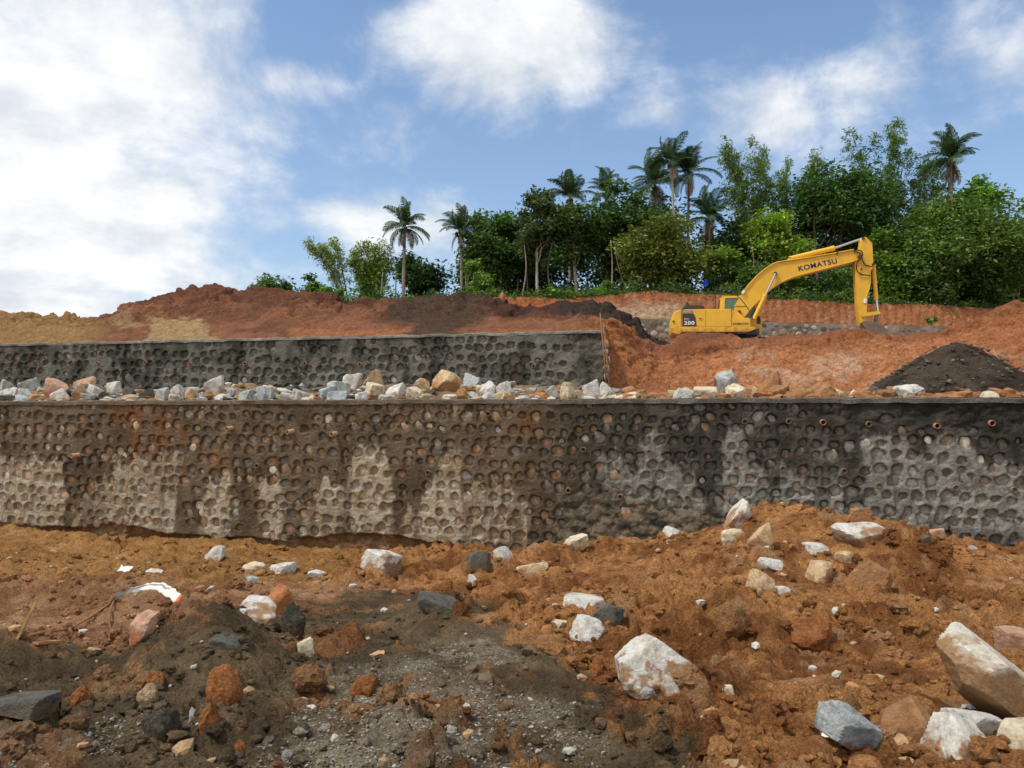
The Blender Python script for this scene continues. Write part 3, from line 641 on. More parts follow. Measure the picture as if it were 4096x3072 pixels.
chips = clods3(P * np.array((1, 1, 1.7)), .42, 545); gro = vn2(P[..., 0] * 1.6 + .3 * nz, P[..., 2] * .25, 547) - .5
disp = .22 * fbm3(P, .5, 3, 549) + .14 * nz + face * (.16 * gro + .06 * chips + .04 * clods3(P * np.array((1, 1, 1.5)), .17, 559)) + lip * (.22 * clods3(P, .8, 551) + .12 * clods3(P, .4, 553)) + (.05 - .025 * face) * clods3(P, .2, 555) + .03 * nf
foot = np.exp(-(jj / .10) ** 2); disp = disp + foot * .2 * clods3(P, .6, 557)
disp = disp * smooth(jj, 0, .02)
sg = np.where(nrm[..., 1:2] * .6 - nrm[..., 2:3] > 0, 1, -1)
P2 = P - nrm * sg * disp[..., None]
c = mixc(srgb(202, 136, 92), srgb(172, 110, 72), smooth(nz, -.3, .4))
pal = smooth(.7 * nf + .5 * nz + .7 * fbm3(P * np.array((1, 1, .45)), 1.3, 4, 561, .6) + .35 * chips, -.12, .38) * smooth(uu_ + 20 * nz, 690, 740) * smooth(vv_, 346, 362)
c = mixc(c, srgb(222, 178, 144), pal * .85)
c = mixc(c, srgb(192, 128, 84), (1 - smooth(uu_ + 12 * nz, 640, 690)) * .8)
c = mixc(c, srgb(144, 90, 62), lip * .55)
c = mixc(c, srgb(122, 78, 52), smooth(poly_sd(uu_ + 8 * nz, vv_ + 3 * nf, [(668, 345), (690, 335), (745, 336), (735, 344), (690, 352)]), -2, 4) * .6)
tag(np_obj('bank', P2.reshape(-1, 3), grid_faces(*P.shape[:2]), M_BANK, tint=c.reshape(-1, 3)), 'orange cut bank and platform below the yellow excavator', 'bank', kind='structure')

# --- far cut bank with bucket tooth grooves, and the ridge the trees stand on
uf = np.linspace(120, 1200, 900)
F0 = [(120, None, 43.4, 4.0), (480, 338, 43.4), (600, 334, 43.3), (745, 333, 43.5), (850, 335, 44.5), (968, 340, 46.0), (1200, 348, 48)]
F1 = [(120, 312, 44.8), (300, 303, 44.8), (440, 300, 44.8), (505, 299.5, 44.8), (560, 298, 44.8), (600, 294, 44.8), (650, 292.5, 44.8), (700, 295, 45.0), (760, 297.5, 45.6), (850, 301.5, 46.6), (940, 306, 47.6), (1024, 311, 48.6), (1200, 319, 50.8)]
F2 = [(u, None, Y + 7, at(u, v, Y)[2] + .15) for u, v, Y in F1]
F3 = [(u, None, Y + 20, at(u, v, Y)[2] - 1.0) for u, v, Y in F1]
F4 = [(u, None, Y + 60, at(u, v, Y)[2] - 7.0) for u, v, Y in F1]
P = loft([F0, F1, F2, F3, F4], uf, (46, 14, 8, 4), 1); nrm = gnormal(P); uu_, vv_ = proj(P); jj = np.arange(P.shape[1])[None, :] / 72.0 + 0 * P[..., 0]
face = 1 - smooth(jj, .60, .66); nz = fbm3(P, .5, 5, 571, .6); nf = fbm3(P, 2.0, 4, 573, .6)
# slanted near the left end, upright on the right
sx = P[..., 0] * 45 / P[..., 1] + (P[..., 2] - 6.5) * np.interp(uu_, [500, 600, 700, 1024], [.7, .45, .06, -.08]) + .10 * nz
ph = sx / .46; gr = np.abs((ph % 1.0) - .5) * 2; cell = vn2(np.floor(ph) * 3.1, np.floor(P[..., 2] * 1.4 + _h(np.floor(ph).astype(np.int64), 0 * ph.astype(np.int64), 0 * ph.astype(np.int64), 3)) * 2.3, 5)
disp = face * (.07 * (1 - gr ** 2) * (.3 + 1.2 * cell) + .07 * nf + .05 * clods3(P, .35, 579)) + .25 * fbm3(P, .25, 3, 575) * (1 - face * .3) + .06 * clods3(P, .5, 577)
P2 = P - nrm * np.where(nrm[..., 1:2] - nrm[..., 2:3] > 0, 1, -1) * (disp * smooth(jj, 0, .03))[..., None]
c = mixc(srgb(178, 118, 80), srgb(156, 98, 64), smooth(nz, -.3, .4))
c = mixc(c, srgb(200, 164, 130), smooth(nf + gr * .5 + .5 * nz, .45, .9) * face * .45)
c = mixc(c, srgb(212, 186, 156), smooth(poly_sd(uu_ + 10 * nz, vv_ + 3 * nf, [(592, 312), (640, 304), (685, 306), (690, 322), (600, 322)]), -3, 5) * .6)
c = mixc(c, srgb(186, 112, 72), (1 - smooth(uu_, 540, 600)) * face * .6)
c = mixc(c, mixc(srgb(72, 84, 36), srgb(98, 84, 52), smooth(nf, -.3, .3)), smooth(jj + .02 * nz, .63, .67))
tag(np_obj('hill', P2.reshape(-1, 3), grid_faces(*P.shape[:2]), M_BANK, tint=c.reshape(-1, 3)), 'far orange cut bank scored by bucket teeth under the wooded ridge', 'bank', kind='structure')
RF1 = contour(F1, uf); RF2 = contour(F2, uf); RF3 = contour(F3, uf)
def ridge_z(u, Y):
    k = int(np.clip(np.searchsorted(uf, u), 0, len(uf) - 1)); return float(np.interp(Y, [RF1[k, 1], RF2[k, 1], RF3[k, 1]], [RF1[k, 2], RF2[k, 2], RF3[k, 2]]))

# --- low rubble masonry wall behind the excavator
p0 = at(586, 317.5, 42.0); p1 = at(1000, 328, 44.2); Lw = float(np.hypot(p1[0] - p0[0], p1[1] - p0[1])); fw = empty('stone_wall', (p0[0], p0[1], 4.1), math.atan2(p1[1] - p0[1], p1[0] - p0[0]))
tag(fw, 'low pale rubble stone wall behind the yellow excavator', 'stone wall')
ns, ntt = 560, 40; Sg, Tg = np.meshgrid(np.linspace(0, Lw, ns), np.linspace(0, 1, ntt), indexing='ij'); Hh = np.interp(Sg, [0, Lw], [p0[2] - 4.1, p1[2] - 4.1]); Zg = Tg * Hh
Yg = .03 * fbm2(Sg * 2, Zg * 2, 4, 601); nn = fbm2(Sg * .8, Zg * .8, 4, 603)
np_obj('mortar_face', np.stack([Sg, Yg, Zg], -1).reshape(-1, 3), grid_faces(ns, ntt), M_MORTAR, fw, tint=mixc(srgb(152, 145, 132), srgb(128, 121, 110), smooth(nn, -.3, .3)).reshape(-1, 3))
V = np.array([(0, 0, 0), (Lw, 0, 0), (Lw, .5, 0), (0, .5, 0), (0, 0, p0[2] - 4.1), (Lw, 0, p1[2] - 4.1), (Lw, .5, p1[2] - 4.1), (0, .5, p0[2] - 4.1)], float); V[[0, 1, 4, 5], 1] += .06
np_obj('cap', V, np.array([(0, 1, 2, 3), (4, 7, 6, 5), (1, 2, 6, 5), (0, 4, 7, 3), (3, 7, 6, 2)]), M_MORTAR, fw, tint=np.broadcast_to(srgb(160, 156, 146), (8, 3)), smooth=False)
bag = Bag(); R = np.random.RandomState(7); x = 0.1
cand = []
for k in range(5200):
    s = R.uniform(.1, Lw - .1); h = np.interp(s, [0, Lw], [p0[2] - 4.1, p1[2] - 4.1]); z = R.uniform(.75, h - .12); a = R.uniform(.10, .26); b = a * R.uniform(.6, .95)
    if z + b > h - .02: continue
    if any(((s - q[0]) / (a + q[2] + .015)) ** 2 + ((z - q[1]) / (b + q[3] + .015)) ** 2 < 1 for q in cand[-400:] if abs(s - q[0]) < .6): continue
    if any(abs(s - q[0]) < .6 and ((s - q[0]) / (a + q[2] + .015)) ** 2 + ((z - q[1]) / (b + q[3] + .015)) ** 2 < 1 for q in cand): continue
    cand.append((s, z, a, b)); pq, fc = BLOBS[R.randint(12)]; cc = [srgb(196, 178, 148), srgb(150, 140, 126), srgb(172, 148, 120), srgb(206, 198, 182), srgb(132, 116, 98)][R.randint(5)]
    bag.add(pq * np.array((a, .12, b)) + np.array((s, .0, z)), fc, cc * R.uniform(.62, 1.0))
tag(bag.build('stone', M_STONEA, fw, smooth=False), kind='stuff')

# --- heap of dark gravel on the terrace
hc = at(958, 398, 14.9); nr2, nt2 = 90, 200; rr_, th_ = np.meshgrid(np.linspace(0, 1, nr2), np.linspace(0, 2 * math.pi, nt2), indexing='ij')
rad_ = 1.9 * (1 + .07 * np.sin(2 * th_ + 1) + .05 * np.sin(3 * th_)); X = rr_ * rad_ * np.cos(th_); Y = rr_ * rad_ * np.sin(th_) * .95
pk = np.minimum(1.28 * (1 - rr_), 1.16 - .16 * (rr_ / .14) ** 2); pk = 1.24 * (1 - rr_) - .10 * np.exp(-(rr_ / .12) ** 2)
dq, rq = worley2(X / .12, Y / .12, 627); Z = pk + .07 * fbm2(X * 1.5, Y * 1.5, 4, 621) + (.05 * fbm2(X * 6, Y * 6, 4, 623, .65) + .03 * np.clip(1 - dq, 0, 1) * rq) * (rr_ > .005)
n = fbm2(X * 3, Y * 3, 4, 625)
hp = np_obj('gravel_heap', np.stack([X, Y, Z - .12], -1).reshape(-1, 3), grid_faces(nr2, nt2), M_EARTH, tint=mixc(srgb(90, 78, 66), srgb(64, 55, 46), smooth(n, -.4, .4)).reshape(-1, 3), loc=(hc[0], hc[1], float(terrace_z(hc[0], hc[1]))))
HEAPC = (hc[0], hc[1], float(terrace_z(hc[0], hc[1])))
tag(hp, 'cone shaped heap of dark grey gravel on the terrace', 'gravel heap')
# ---------------------------------------------------------------- rubble rocks on the terrace
ORD = ['first', 'second', 'third', 'fourth', 'fifth', 'sixth', 'seventh', 'eighth', 'ninth', 'tenth', 'eleventh', 'twelfth', 'thirteenth', 'fourteenth', 'fifteenth', 'sixteenth', 'seventeenth', 'eighteenth', 'nineteenth', 'twentieth', 'twenty-first', 'twenty-second', 'twenty-third', 'twenty-fourth', 'twenty-fifth', 'twenty-sixth']
WORD = {'white': 'white', 'grey': 'grey', 'blue': 'bluish grey', 'tan': 'tan', 'cream': 'cream', 'brown': 'brown', 'pink': 'pinkish', 'orange': 'orange', 'dark': 'dark', 'mix': 'mottled'}
T2 = [(0, 100, 735, 800, 'grey'), (110, 262, 725, 800, 'grey'), (278, 445, 725, 835, 'pink'), (325, 470, 795, 875, 'white'), (470, 605, 715, 780, 'pink'), (455, 550, 755, 855, 'tan'), (550, 660, 765, 825, 'white'), (665, 775, 750, 815, 'white'),
      (225, 280, 780, 820, 'tan'), (0, 110, 785, 845, 'white'), (105, 215, 790, 850, 'grey'), (870, 990, 790, 855, 'dark'), (985, 1090, 785, 870, 'grey'), (1065, 1165, 770, 845, 'white'), (1165, 1240, 795, 850, 'tan'), (1283, 1418, 713, 830, 'white'),
      (1225, 1300, 818, 870, 'blue'), (1365, 1460, 830, 875, 'white'), (1500, 1600, 798, 870, 'grey'), (1612, 1750, 788, 870, 'blue'), (1525, 1605, 820, 872, 'white'), (1765, 1895, 818, 872, 'white'), (1845, 1960, 795, 865, 'grey'), (1868, 1938, 758, 790, 'white'),
      (2005, 2130, 770, 840, 'blue'), (2065, 2200, 815, 870, 'blue'), (2080, 2230, 748, 815, 'grey'), (620, 700, 815, 865, 'dark'), (760, 860, 780, 850, 'dark'), (1430, 1500, 790, 830, 'grey'), (1690, 1770, 770, 800, 'tan')]
T3 = [(10, 180, 668, 745, 'grey'), (110, 232, 618, 700, 'white'), (240, 382, 597, 695, 'tan'), (250, 377, 676, 760, 'cream'), (383, 507, 678, 768, 'white'), (15, 152, 733, 792, 'blue'), (170, 282, 733, 785, 'white'), (500, 625, 704, 785, 'cream'),
      (558, 672, 652, 755, 'tan'), (673, 867, 595, 745, 'tan'), (823, 907, 708, 772, 'brown'), (863, 992, 618, 720, 'blue'), (970, 1077, 666, 765, 'white'), (963, 1092, 738, 790, 'white'), (1065, 1187, 666, 760, 'white'), (1108, 1192, 753, 790, 'tan'),
      (903, 975, 735, 782, 'grey'), (1308, 1427, 740, 790, 'orange'), (1373, 1502, 703, 785, 'grey'), (1478, 1602, 703, 785, 'cream'), (1618, 1747, 658, 790, 'white'), (1735, 1822, 673, 760, 'white'), (1697, 1792, 750, 790, 'tan'), (1815, 2010, 738, 790, 'cream'), (1250, 1310, 765, 790, 'tan')]
T4 = [(133, 292, 443, 515, 'white'), (243, 422, 438, 515, 'cream'), (443, 562, 418, 512, 'cream'), (255, 405, 388, 460, 'brown'), (365, 522, 328, 455, 'grey'), (635, 778, 343, 470, 'brown'), (590, 655, 438, 512, 'tan'), (690, 825, 423, 508, 'brown'),
      (820, 960, 425, 508, 'brown'), (940, 1112, 408, 508, 'brown'), (1043, 1165, 445, 508, 'tan'), (1148, 1325, 448, 512, 'cream'), (1290, 1402, 458, 512, 'brown'), (1442, 1618, 423, 512, 'mix'), (835, 885, 478, 512, 'dark')]
TR = [(a * .1582, b * .1582, 262.5 + c * .1582, 262.5 + d * .1582, k) for a, b, c, d, k in T2]
TR += [(325 + a * .1582, 325 + b * .1582, 275 + c * .1582, 275 + d * .1582, k) for a, b, c, d, k in T3]
TR += [(650 + a * .1691, 650 + b * .1691, 312.5 + c * .1691, 312.5 + d * .1691, k) for a, b, c, d, k in T4]
# rocks just outside the frame carry the row on
SPECIAL = {}
def special(u, v, txt): SPECIAL[min(range(len(TR)), key=lambda i: abs((TR[i][0] + TR[i][1]) / 2 - u) + abs((TR[i][2] + TR[i][3]) / 2 - v))] = txt
special(213, 384, 'tall pointed white rock standing against the upper wall'); special(447, 381, 'big tan brown boulder, largest of the terrace rubble'); special(591, 389, 'big white rock nearest the broken end of the upper wall')
special(606, 388, 'white rock leaning on the last white rock beside orange bank'); special(472, 381, 'bluish grey slanted slab propped against the big tan boulder'); special(725, 379, 'grey upright wedge shaped rock sticking out of brown clods below excavator')
special(770, 381, 'brown tilted boulder with white patch below the excavator'); special(909, 392, 'mottled white rock at the foot of the dark gravel heap'); special(57, 386, 'reddish angular rock among grey ones near the left end of terrace')
special(374, 377, 'tan angular rock resting high against the upper wall'); special(352, 379, 'pale rounded rock high in the rubble left of the tan one'); special(627, 396, 'low arched cream slab lying past the end of the upper wall'); special(541, 396, 'small orange brown rock on the wall edge near the wall end')
count = {}
order = sorted(range(len(TR)), key=lambda i: TR[i][0] + TR[i][1]); lab = {}
for i in order:
    k = WORD[TR[i][4]]; sec = 'terrace rubble behind the lower wall'
    if i in SPECIAL: lab[i] = SPECIAL[i]; continue
    count[k] = count.get(k, 0) + 1; lab[i] = f"{ORD[count[k] - 1]} plain {k} rock from the left in the {sec}"
R = np.random.RandomState(12)
for i, (u0, u1, v0, v1, kd) in enumerate(TR):
    uc = (u0 + u1) / 2; a = (uc - 512) / F; dep = float(np.clip(np.interp(v1, [384, 397], [4.0, .75]), .75, 4.2)) + R.uniform(-.12, .12)
    if u1 < 600: dep = min(dep, 3.6)
    Y = (LY + dep / math.cos(WTH)) / (1 - WSL * a); w = (u1 - u0) / F * Y * .98; top = at(uc, v0, Y); gz = float(terrace_z(top[0], Y)); h = max(top[2] - gz + .10, w * .45); d = w * R.uniform(.7, 1.0)
    el = (1.25, .9, .85) if i % 3 else (1, 1, 1)
    rock('boulder' if w > .5 else 'rock', lab[i], 'boulder' if w > .5 else 'rock', kd, top[0], Y, top[2] - h / 2, w, d, h, 40 + i, 4, 'rubble rocks on the terrace', el, R.uniform(.05, .5) * (1 if i % 2 else -1), 10 if kd != 'brown' else 18, .06 if kd != 'brown' else .2)

# small chips between them, too many to count
def chips(name, n, pick, kinds, smin, smax, zf, seed, mat, label, cat, flat=.7, sub=1, pw=2.2, sink=.25, parent=None):
    R = np.random.RandomState(seed); bag = Bag(); lib = [rock_shape(seed * 31 + k, sub, 9, lump=.12) for k in range(14)]
    x, y = pick(R, n); sz = smin + (smax - smin) * R.rand(n) ** pw
    if name == 'rubble': nn = (y - wallY(x)) * math.cos(WTH); sz = np.minimum(sz, np.maximum(nn - .12, .03) * .75)
    z = zf(x, y)
    for k in range(n):
        P, Fc = lib[R.randint(14)]; c, s = math.cos(R.rand() * 6.28), math.sin(R.rand() * 6.28); nrm_ = math.hypot(c, s); c /= nrm_; s /= nrm_
        V = P * np.array((1, R.uniform(.7, 1), R.uniform(.5, 1) * flat)) * sz[k]; V = np.stack([V[:, 0] * c - V[:, 1] * s, V[:, 0] * s + V[:, 1] * c, V[:, 2] + V[:, 0] * R.uniform(-.3, .3)], 1)
        col = kinds(x[k], y[k], R); V = V + np.array((x[k], y[k], z[k] + sz[k] * (.5 - sink) * flat))
        bag.add(V, Fc, col)
    return tag(bag.build(name, mat, parent, smooth=False), label, cat, kind='stuff')
def pick_terrace(R, n):
    s = R.uniform(-13, 10.5, n); nn = .12 + 3.5 * R.rand(n) ** 1.5; return s * WD[0] - nn * WD[1], LY + s * WD[1] + nn * WD[0]
def col_terr(x, y, R):
    if x > 1.9 and R.rand() < .93: return srgb(168, 118, 76) * R.uniform(.7, 1.1)
    return RK[('white', 'grey', 'tan', 'cream', 'blue', 'brown', 'dark')[R.randint(7)]][R.randint(2)] * R.uniform(.8, 1)
chips('rubble', 1700, pick_terrace, col_terr, .05, .34, terrace_z, 77, M_ROCK, 'small broken stone rubble between the terrace rocks', 'rubble', pw=1.7, sub=2)
def heap_pick(R, n):
    th = R.uniform(0, 6.28, n); q = .15 + 1.0 * R.rand(n) ** .6; return HEAPC[0] + 1.9 * q * np.cos(th), HEAPC[1] + 1.8 * q * np.sin(th)
def heap_z(x, y): r = np.hypot((x - HEAPC[0]) / 1.9, (y - HEAPC[1]) / 1.8); return np.maximum(HEAPC[2] - .12 + 1.24 * (1 - r) + .05, terrace_z(x, y))
chips('gravel', 900, heap_pick, lambda x, y, R: srgb(96, 84, 72) * R.uniform(.6, 1.7), .02, .11, heap_z, 78, M_ROCK, 'coarse stones rolled down the dark gravel heap', 'gravel', pw=2.5)
def pick_bank_foot(R, n):
    x = R.uniform(2.2, 10, n); return x, 15.6 + R.rand(n) * 1.6 - .12 * np.maximum(x - 7, 0)

# ---------------------------------------------------------------- boulders on the floor in the foreground
RING = []
def place(name, label, cat, kind, box, seed, sub=4, elong=(1, 1, 1), roll=0., depth=.8, planes=10, lump=.065, bury=.40, yaw=None, group=None, yb=.18, mat=None, soft=1.18, disp=True):
    s = .46293 if disp else 1.0; u0, u1, v0, v1 = [q * s for q in box]; uc = (u0 + u1) / 2; h_px = v1 - v0
    x, Y = gpt_fine(uc, min(v1 - yb * .4 * h_px, 766)); Y = Y + .30 * depth * (u1 - u0) / F * Y; w = (u1 - u0) / F * Y; h = h_px / F * Y * (1 + bury); d = w * depth
    c = at(uc, (v0 + v1) / 2, Y); cz = c[2] - h_px / F * Y * bury * .5; RING.append((c[0], Y, w, d))
    return rock(name, label, cat, kind, c[0], Y, cz, w, d, h, seed, sub, group, elong, roll, planes, lump, yaw, mat, soft)
G1 = 'boulders lying on the earth floor'
place('boulder', 'large white and brown boulder half sunk in orange earth, middle foreground', 'boulder', 'patchy', (1330, 1532, 1374, 1496), 301, 6, (1.5, 1, .9), -.35, .9, 9, .05, yaw=.3, group=G1)
place('boulder', 'long pale slab boulder with rusty flank at the right edge', 'boulder', 'slab', (2026, 2420, 1352, 1590), 302, 6, (3.2, .9, .8), -.50, .5, 7, .035, yaw=.15, group=G1)
place('boulder', 'flat wedge of blue grey rock lying beside round brown clod', 'boulder', 'blue', (1762, 1932, 1500, 1625), 303, 5, (1.9, .8, .7), -.5, .75, 7, .03, yaw=.2, group=G1)
place('boulder', 'round clay coated brown boulder between grey wedge and pale rock', 'boulder', 'brown', (1893, 2012, 1505, 1615), 304, 4, (1, 1, 1.1), -.3, .9, 30, .06, group=G1, soft=1.0)
place('boulder', 'pale cream rock with brown stains at bottom right corner', 'boulder', 'patchy', (2005, 2152, 1545, 1660), 305, 5, (1.3, 1, 1), -.5, .9, 9, .04, yaw=.1, group=G1)
place('boulder', 'white flat rock lying behind the cream rock at bottom right', 'boulder', 'white', (2040, 2175, 1528, 1592), 306, 4, (1.6, 1, .7), -.25, .8, 9, .05, group=G1)
place('boulder', 'rounded pale boulder cut by the right edge of the picture', 'boulder', 'cream', (2150, 2300, 1560, 1659), 307, 4, (1.2, 1, 1), .2, .9, 14, .05, group=G1)
place('boulder', 'brownish grey rock half hidden behind the long pale slab', 'boulder', 'pink', (2142, 2260, 1352, 1412), 308, 4, (1.3, 1, .8), -.2, .8, 11, .05, group=G1)
place('boulder', 'flat dark grey slab overhanging gravel at the left edge', 'boulder', 'dark', (-40, 130, 1492, 1560), 309, 5, (1.9, 1, .6), .08, .7, 10, .04, bury=0, group=G1, yb=.05)
place('boulder', 'white and tan angular rock beside red brown rock, left middle', 'boulder', 'patchy', (512, 600, 1292, 1352), 310, 4, (1.2, 1, 1), -.2, .9, 9, .05, group=G1)
place('boulder', 'smooth red brown rock leaning behind white and tan rock', 'boulder', 'orange', (570, 642, 1262, 1330), 311, 4, (1, .8, 1.1), .3, .8, 12, .05, group=G1)
place('boulder', 'tan boulder sunk in brown mud below the torn white sack', 'boulder', 'pink', (283, 352, 1322, 1378), 312, 4, (1.2, 1, 1), .25, .9, 13, .05, group=G1)
place('rock', 'white pointed rock at the foot of the lower wall, leftmost', 'rock', 'white', (440, 488, 1178, 1212), 313, 3, (1.3, 1, .8), .5, .8, 8, .04, group=G1)
place('rock', 'pale rounded rock on ochre earth left of a white pair', 'rock', 'cream', (520, 580, 1213, 1240), 314, 3, (1.5, 1, .7), 0, .8, 10, group=G1)
place('rock', 'small white rock on ochre earth right of the pale rounded one', 'rock', 'white', (582, 637, 1216, 1240), 315, 3, (1.5, 1, .7), 0, .8, 10, group=G1)
place('boulder', 'white and brown boulder before the lower wall, left of a dark one', 'boulder', 'patchy', (780, 868, 1184, 1234), 316, 4, (1.3, 1, .9), -.2, .9, 10, group=G1)
place('rock', 'dark mossy block against the wall foot left of white block', 'rock', 'dark', (1008, 1062, 1188, 1225), 317, 3, (1, 1, 1), 0, .9, 9, group=G1)
place('rock', 'white and dark upright block against the foot of the lower wall', 'rock', 'white', (1063, 1112, 1178, 1216), 318, 3, (1, 1, 1.1), .1, .9, 8, group=G1)
place('boulder', 'bright white rock with clay spots, right of centre', 'boulder', 'white', (1230, 1312, 1330, 1382), 319, 4, (1.3, 1, .9), -.25, .9, 12, group=G1)
place('boulder', 'dark grey crumbly rock sitting above the bright white rock', 'boulder', 'dark', (1282, 1348, 1303, 1352), 320, 4, (1.2, 1, 1), -.1, .9, 18, .1, group=G1)
place('rock', 'flat white slab lying behind the dark crumbly rock', 'rock', 'white', (1214, 1312, 1284, 1312), 321, 4, (2, 1, .5), .08, .7, 9, group=G1)
place('rock', 'small pale flat rock left of the bright white rock', 'rock', 'cream', (1180, 1232, 1338, 1358), 322, 3, (1.5, 1, .6), 0, .8, 10, group=G1)
place('boulder', 'black wet block poking out of dark mud near the centre', 'boulder', 'dark', (902, 988, 1278, 1320), 323, 4, (1.7, 1, .7), -.35, .7, 9, .05, group=G1)
place('boulder', 'long pale and brown boulder leaning upright on the mound at the wall', 'boulder', 'patchy', (1558, 1622, 1078, 1142), 324, 4, (2.0, .9, .8), .75, .7, 12, .05, group=G1, yaw=.1)
place('rock', 'white angular rock at wall foot left of the leaning long boulder', 'rock', 'white', (1430, 1478, 1136, 1164), 325, 3, (1.3, 1, .8), -.1, .8, 8, group=G1)
place('boulder', 'pale smooth slab against the wall foot, left of a round rock', 'boulder', 'grey', (1312, 1362, 1126, 1164), 326, 3, (1.2, 1, .9), -.5, .8, 10, group=G1)
place('rock', 'small round pale rock at wall foot beside the smooth slab', 'rock', 'cream', (1368, 1412, 1132, 1160), 327, 3, (1.2, 1, .9), 0, .8, 14, group=G1)
place('boulder', 'long pale slab lying across the top of the orange mound', 'boulder', 'patchy', (1785, 1925, 1128, 1180), 328, 4, (2.2, 1, .6), -.12, .6, 10, group=G1)
place('rock', 'brown block on the crest of the orange mound', 'rock', 'brown', (1828, 1880, 1095, 1130), 329, 3, (1.2, 1, .9), -.15, .8, 10, group=G1)
place('boulder', 'greyish tan boulder sunk in upper left slope of orange mound', 'boulder', 'tan', (1612, 1672, 1128, 1182), 330, 4, (1, 1, 1.1), .5, .8, 11, group=G1)
place('boulder', 'brown boulder, left of two in the middle of the mound slope', 'boulder', 'tan', (1610, 1668, 1228, 1292), 331, 4, (1, 1, 1.1), -.3, .9, 11, .06, group=G1)
place('boulder', 'clay smeared boulder with pale top in the mound middle', 'boulder', 'tan', (1735, 1802, 1212, 1262), 332, 4, (1.2, 1, 1), -.1, .9, 11, .06, group=G1)
place('boulder', 'broad clay covered boulder, right of two on the mound slope', 'boulder', 'brown', (1815, 1930, 1200, 1275), 333, 4, (1.3, 1, 1), -.4, .9, 12, .06, group=G1)
place('rock', 'white streaked rock on the left of the mound', 'rock', 'cream', (1556, 1605, 1142, 1178), 334, 3, (1.3, 1, .8), .3, .8, 10, group=G1)
place('rock', 'pale rock beside weep hole at right end of the wall foot', 'rock', 'grey', (2172, 2240, 1126, 1158), 335, 3, (1.2, 1, .9), 0, .8, 10, group=G1)
place('rock', 'pale chalky rock in the clods under the wall, left of mound', 'rock', 'cream', (1218, 1270, 1152, 1182), 336, 3, (1.5, 1, .7), .3, .8, 10, group=G1)
place('rock', 'tan angular rock in the clods below the wall foot', 'rock', 'tan', (1115, 1185, 1210, 1240), 337, 3, (1.6, 1, .7), .1, .8, 9, group=G1)
place('rock', 'white bottom rock near the small shoe of mound, upright', 'rock', 'white', (1010, 1030, 1240, 1270), 338, 3, (.7, 1, 1.2), 0, .8, 9, group=G1)
place('rock', 'small white stone against orange earth left of big boulder base', 'rock', 'white', (1358, 1395, 1476, 1496), 339, 3, (1.3, 1, .8), 0, .8, 9, group=G1)
place('rock', 'thin grey flat stone under the big middle boulder', 'rock', 'grey', (1375, 1430, 1482, 1502), 340, 3, (2, 1, .5), 0, .8, 9, group=G1)
place('rock', 'tall pale stone standing among dark mud, left of centre', 'rock', 'cream', (640, 680, 1378, 1420), 341, 3, (.9, 1, 1.1), 0, .9, 11, group=G1)
place('rock', 'smooth grey stone under dark mud crest on the left ridge', 'rock', 'dark', (455, 530, 1368, 1400), 342, 3, (1.6, 1, .7), -.3, .8, 12, group=G1)
for n_, (bx, kd, tx) in enumerate(((((1640, 1690, 1205, 1230)), 'white', 'small white rock high on the mound above brown boulders'), ((1660, 1705, 1265, 1285), 'white', 'small white stone at the foot of the left mound boulder'), ((1730, 1790, 1172, 1196), 'white', 'white flaky stone on the upper slope of the mound'),
        ((2090, 2112, 1178, 1194), 'grey', 'small grey stone right of mound near wall'), ((1800, 1850, 1190, 1216), 'tan', 'tan stone tucked above the broad clay boulder'), ((1840, 1872, 1205, 1222), 'cream', 'cream stone on top of the broad clay boulder'), ((530, 560, 1245, 1262), 'grey', 'small grey rock on ochre earth near the plastic scraps'),
        ((666, 705, 1232, 1246), 'white', 'small white flat stone right of the white pair'), ((2000, 2040, 1140, 1160), 'pink', 'pinkish rock at wall foot right of mound'), ((1560, 1585, 1480, 1500), 'cream', 'small cream stone right of the big middle boulder'), ((1420, 1450, 1590, 1612), 'tan', 'small tan stone on gravel, bottom right of centre'),
        ((640, 655, 1560, 1580), 'white', 'tiny white stone on dark soil at bottom left'), ((1745, 1765, 1438, 1456), 'white', 'tiny white stone on orange earth above the grey wedge'), ((85, 110, 1645, 1660), 'white', 'tiny white stone in the bottom left corner'), ((1985, 2010, 1155, 1175), 'dark', 'dark small rock at the wall foot right of the mound'))):
    place('rock', tx, 'rock', kd, bx, 350 + n_, 3, (1.3, 1, .8), .1 * (n_ % 5 - 2), .8, 10, group=G1)
G2 = 'big clods of earth on the floor'
for n_, (bx, kd, tx) in enumerate((((445, 525, 1440, 1530), 'orange', 'big orange clay clod in dark soil, bottom left'), ((432, 480, 1515, 1580), 'orange', 'orange clay clod below the big one, bottom left'), ((308, 357, 1448, 1482), 'orange', 'small orange clod on the dark heap slope'), ((290, 340, 1478, 1520), 'tan', 'tan clod under the small orange clod on dark slope'),
        ((755, 815, 1455, 1512), 'orange', 'orange clod on gravel left of centre bottom'), ((1275, 1312, 1420, 1462), 'orange', 'upright orange clod left of the big middle boulder'), ((150, 200, 1480, 1520), 'orange', 'orange clod near the dark slab at left edge'), ((610, 660, 1300, 1370), 'dark', 'dark muddy lump right of the red brown rock'),
        ((310, 390, 1525, 1600), 'dark', 'dark muddy boulder lump at bottom left'), ((1700, 1800, 1330, 1400), 'orange', 'large cracked clay lump on the lower mound slope'), ((1540, 1620, 1300, 1360), 'brown', 'rough brown clay lump left on the lower mound'), ((1800, 1860, 1500, 1540), 'brown', 'low brown clod above the blue grey wedge'), ((500, 530, 1600, 1640), 'orange', 'small orange clod at bottom left beside gravel'))):
    place('clod', tx, 'clod', kd, bx, 380 + n_, 4, (1.1, 1, 1), .1, .9, 26, .16, group=G2, mat=M_CLOD, soft=1.02)

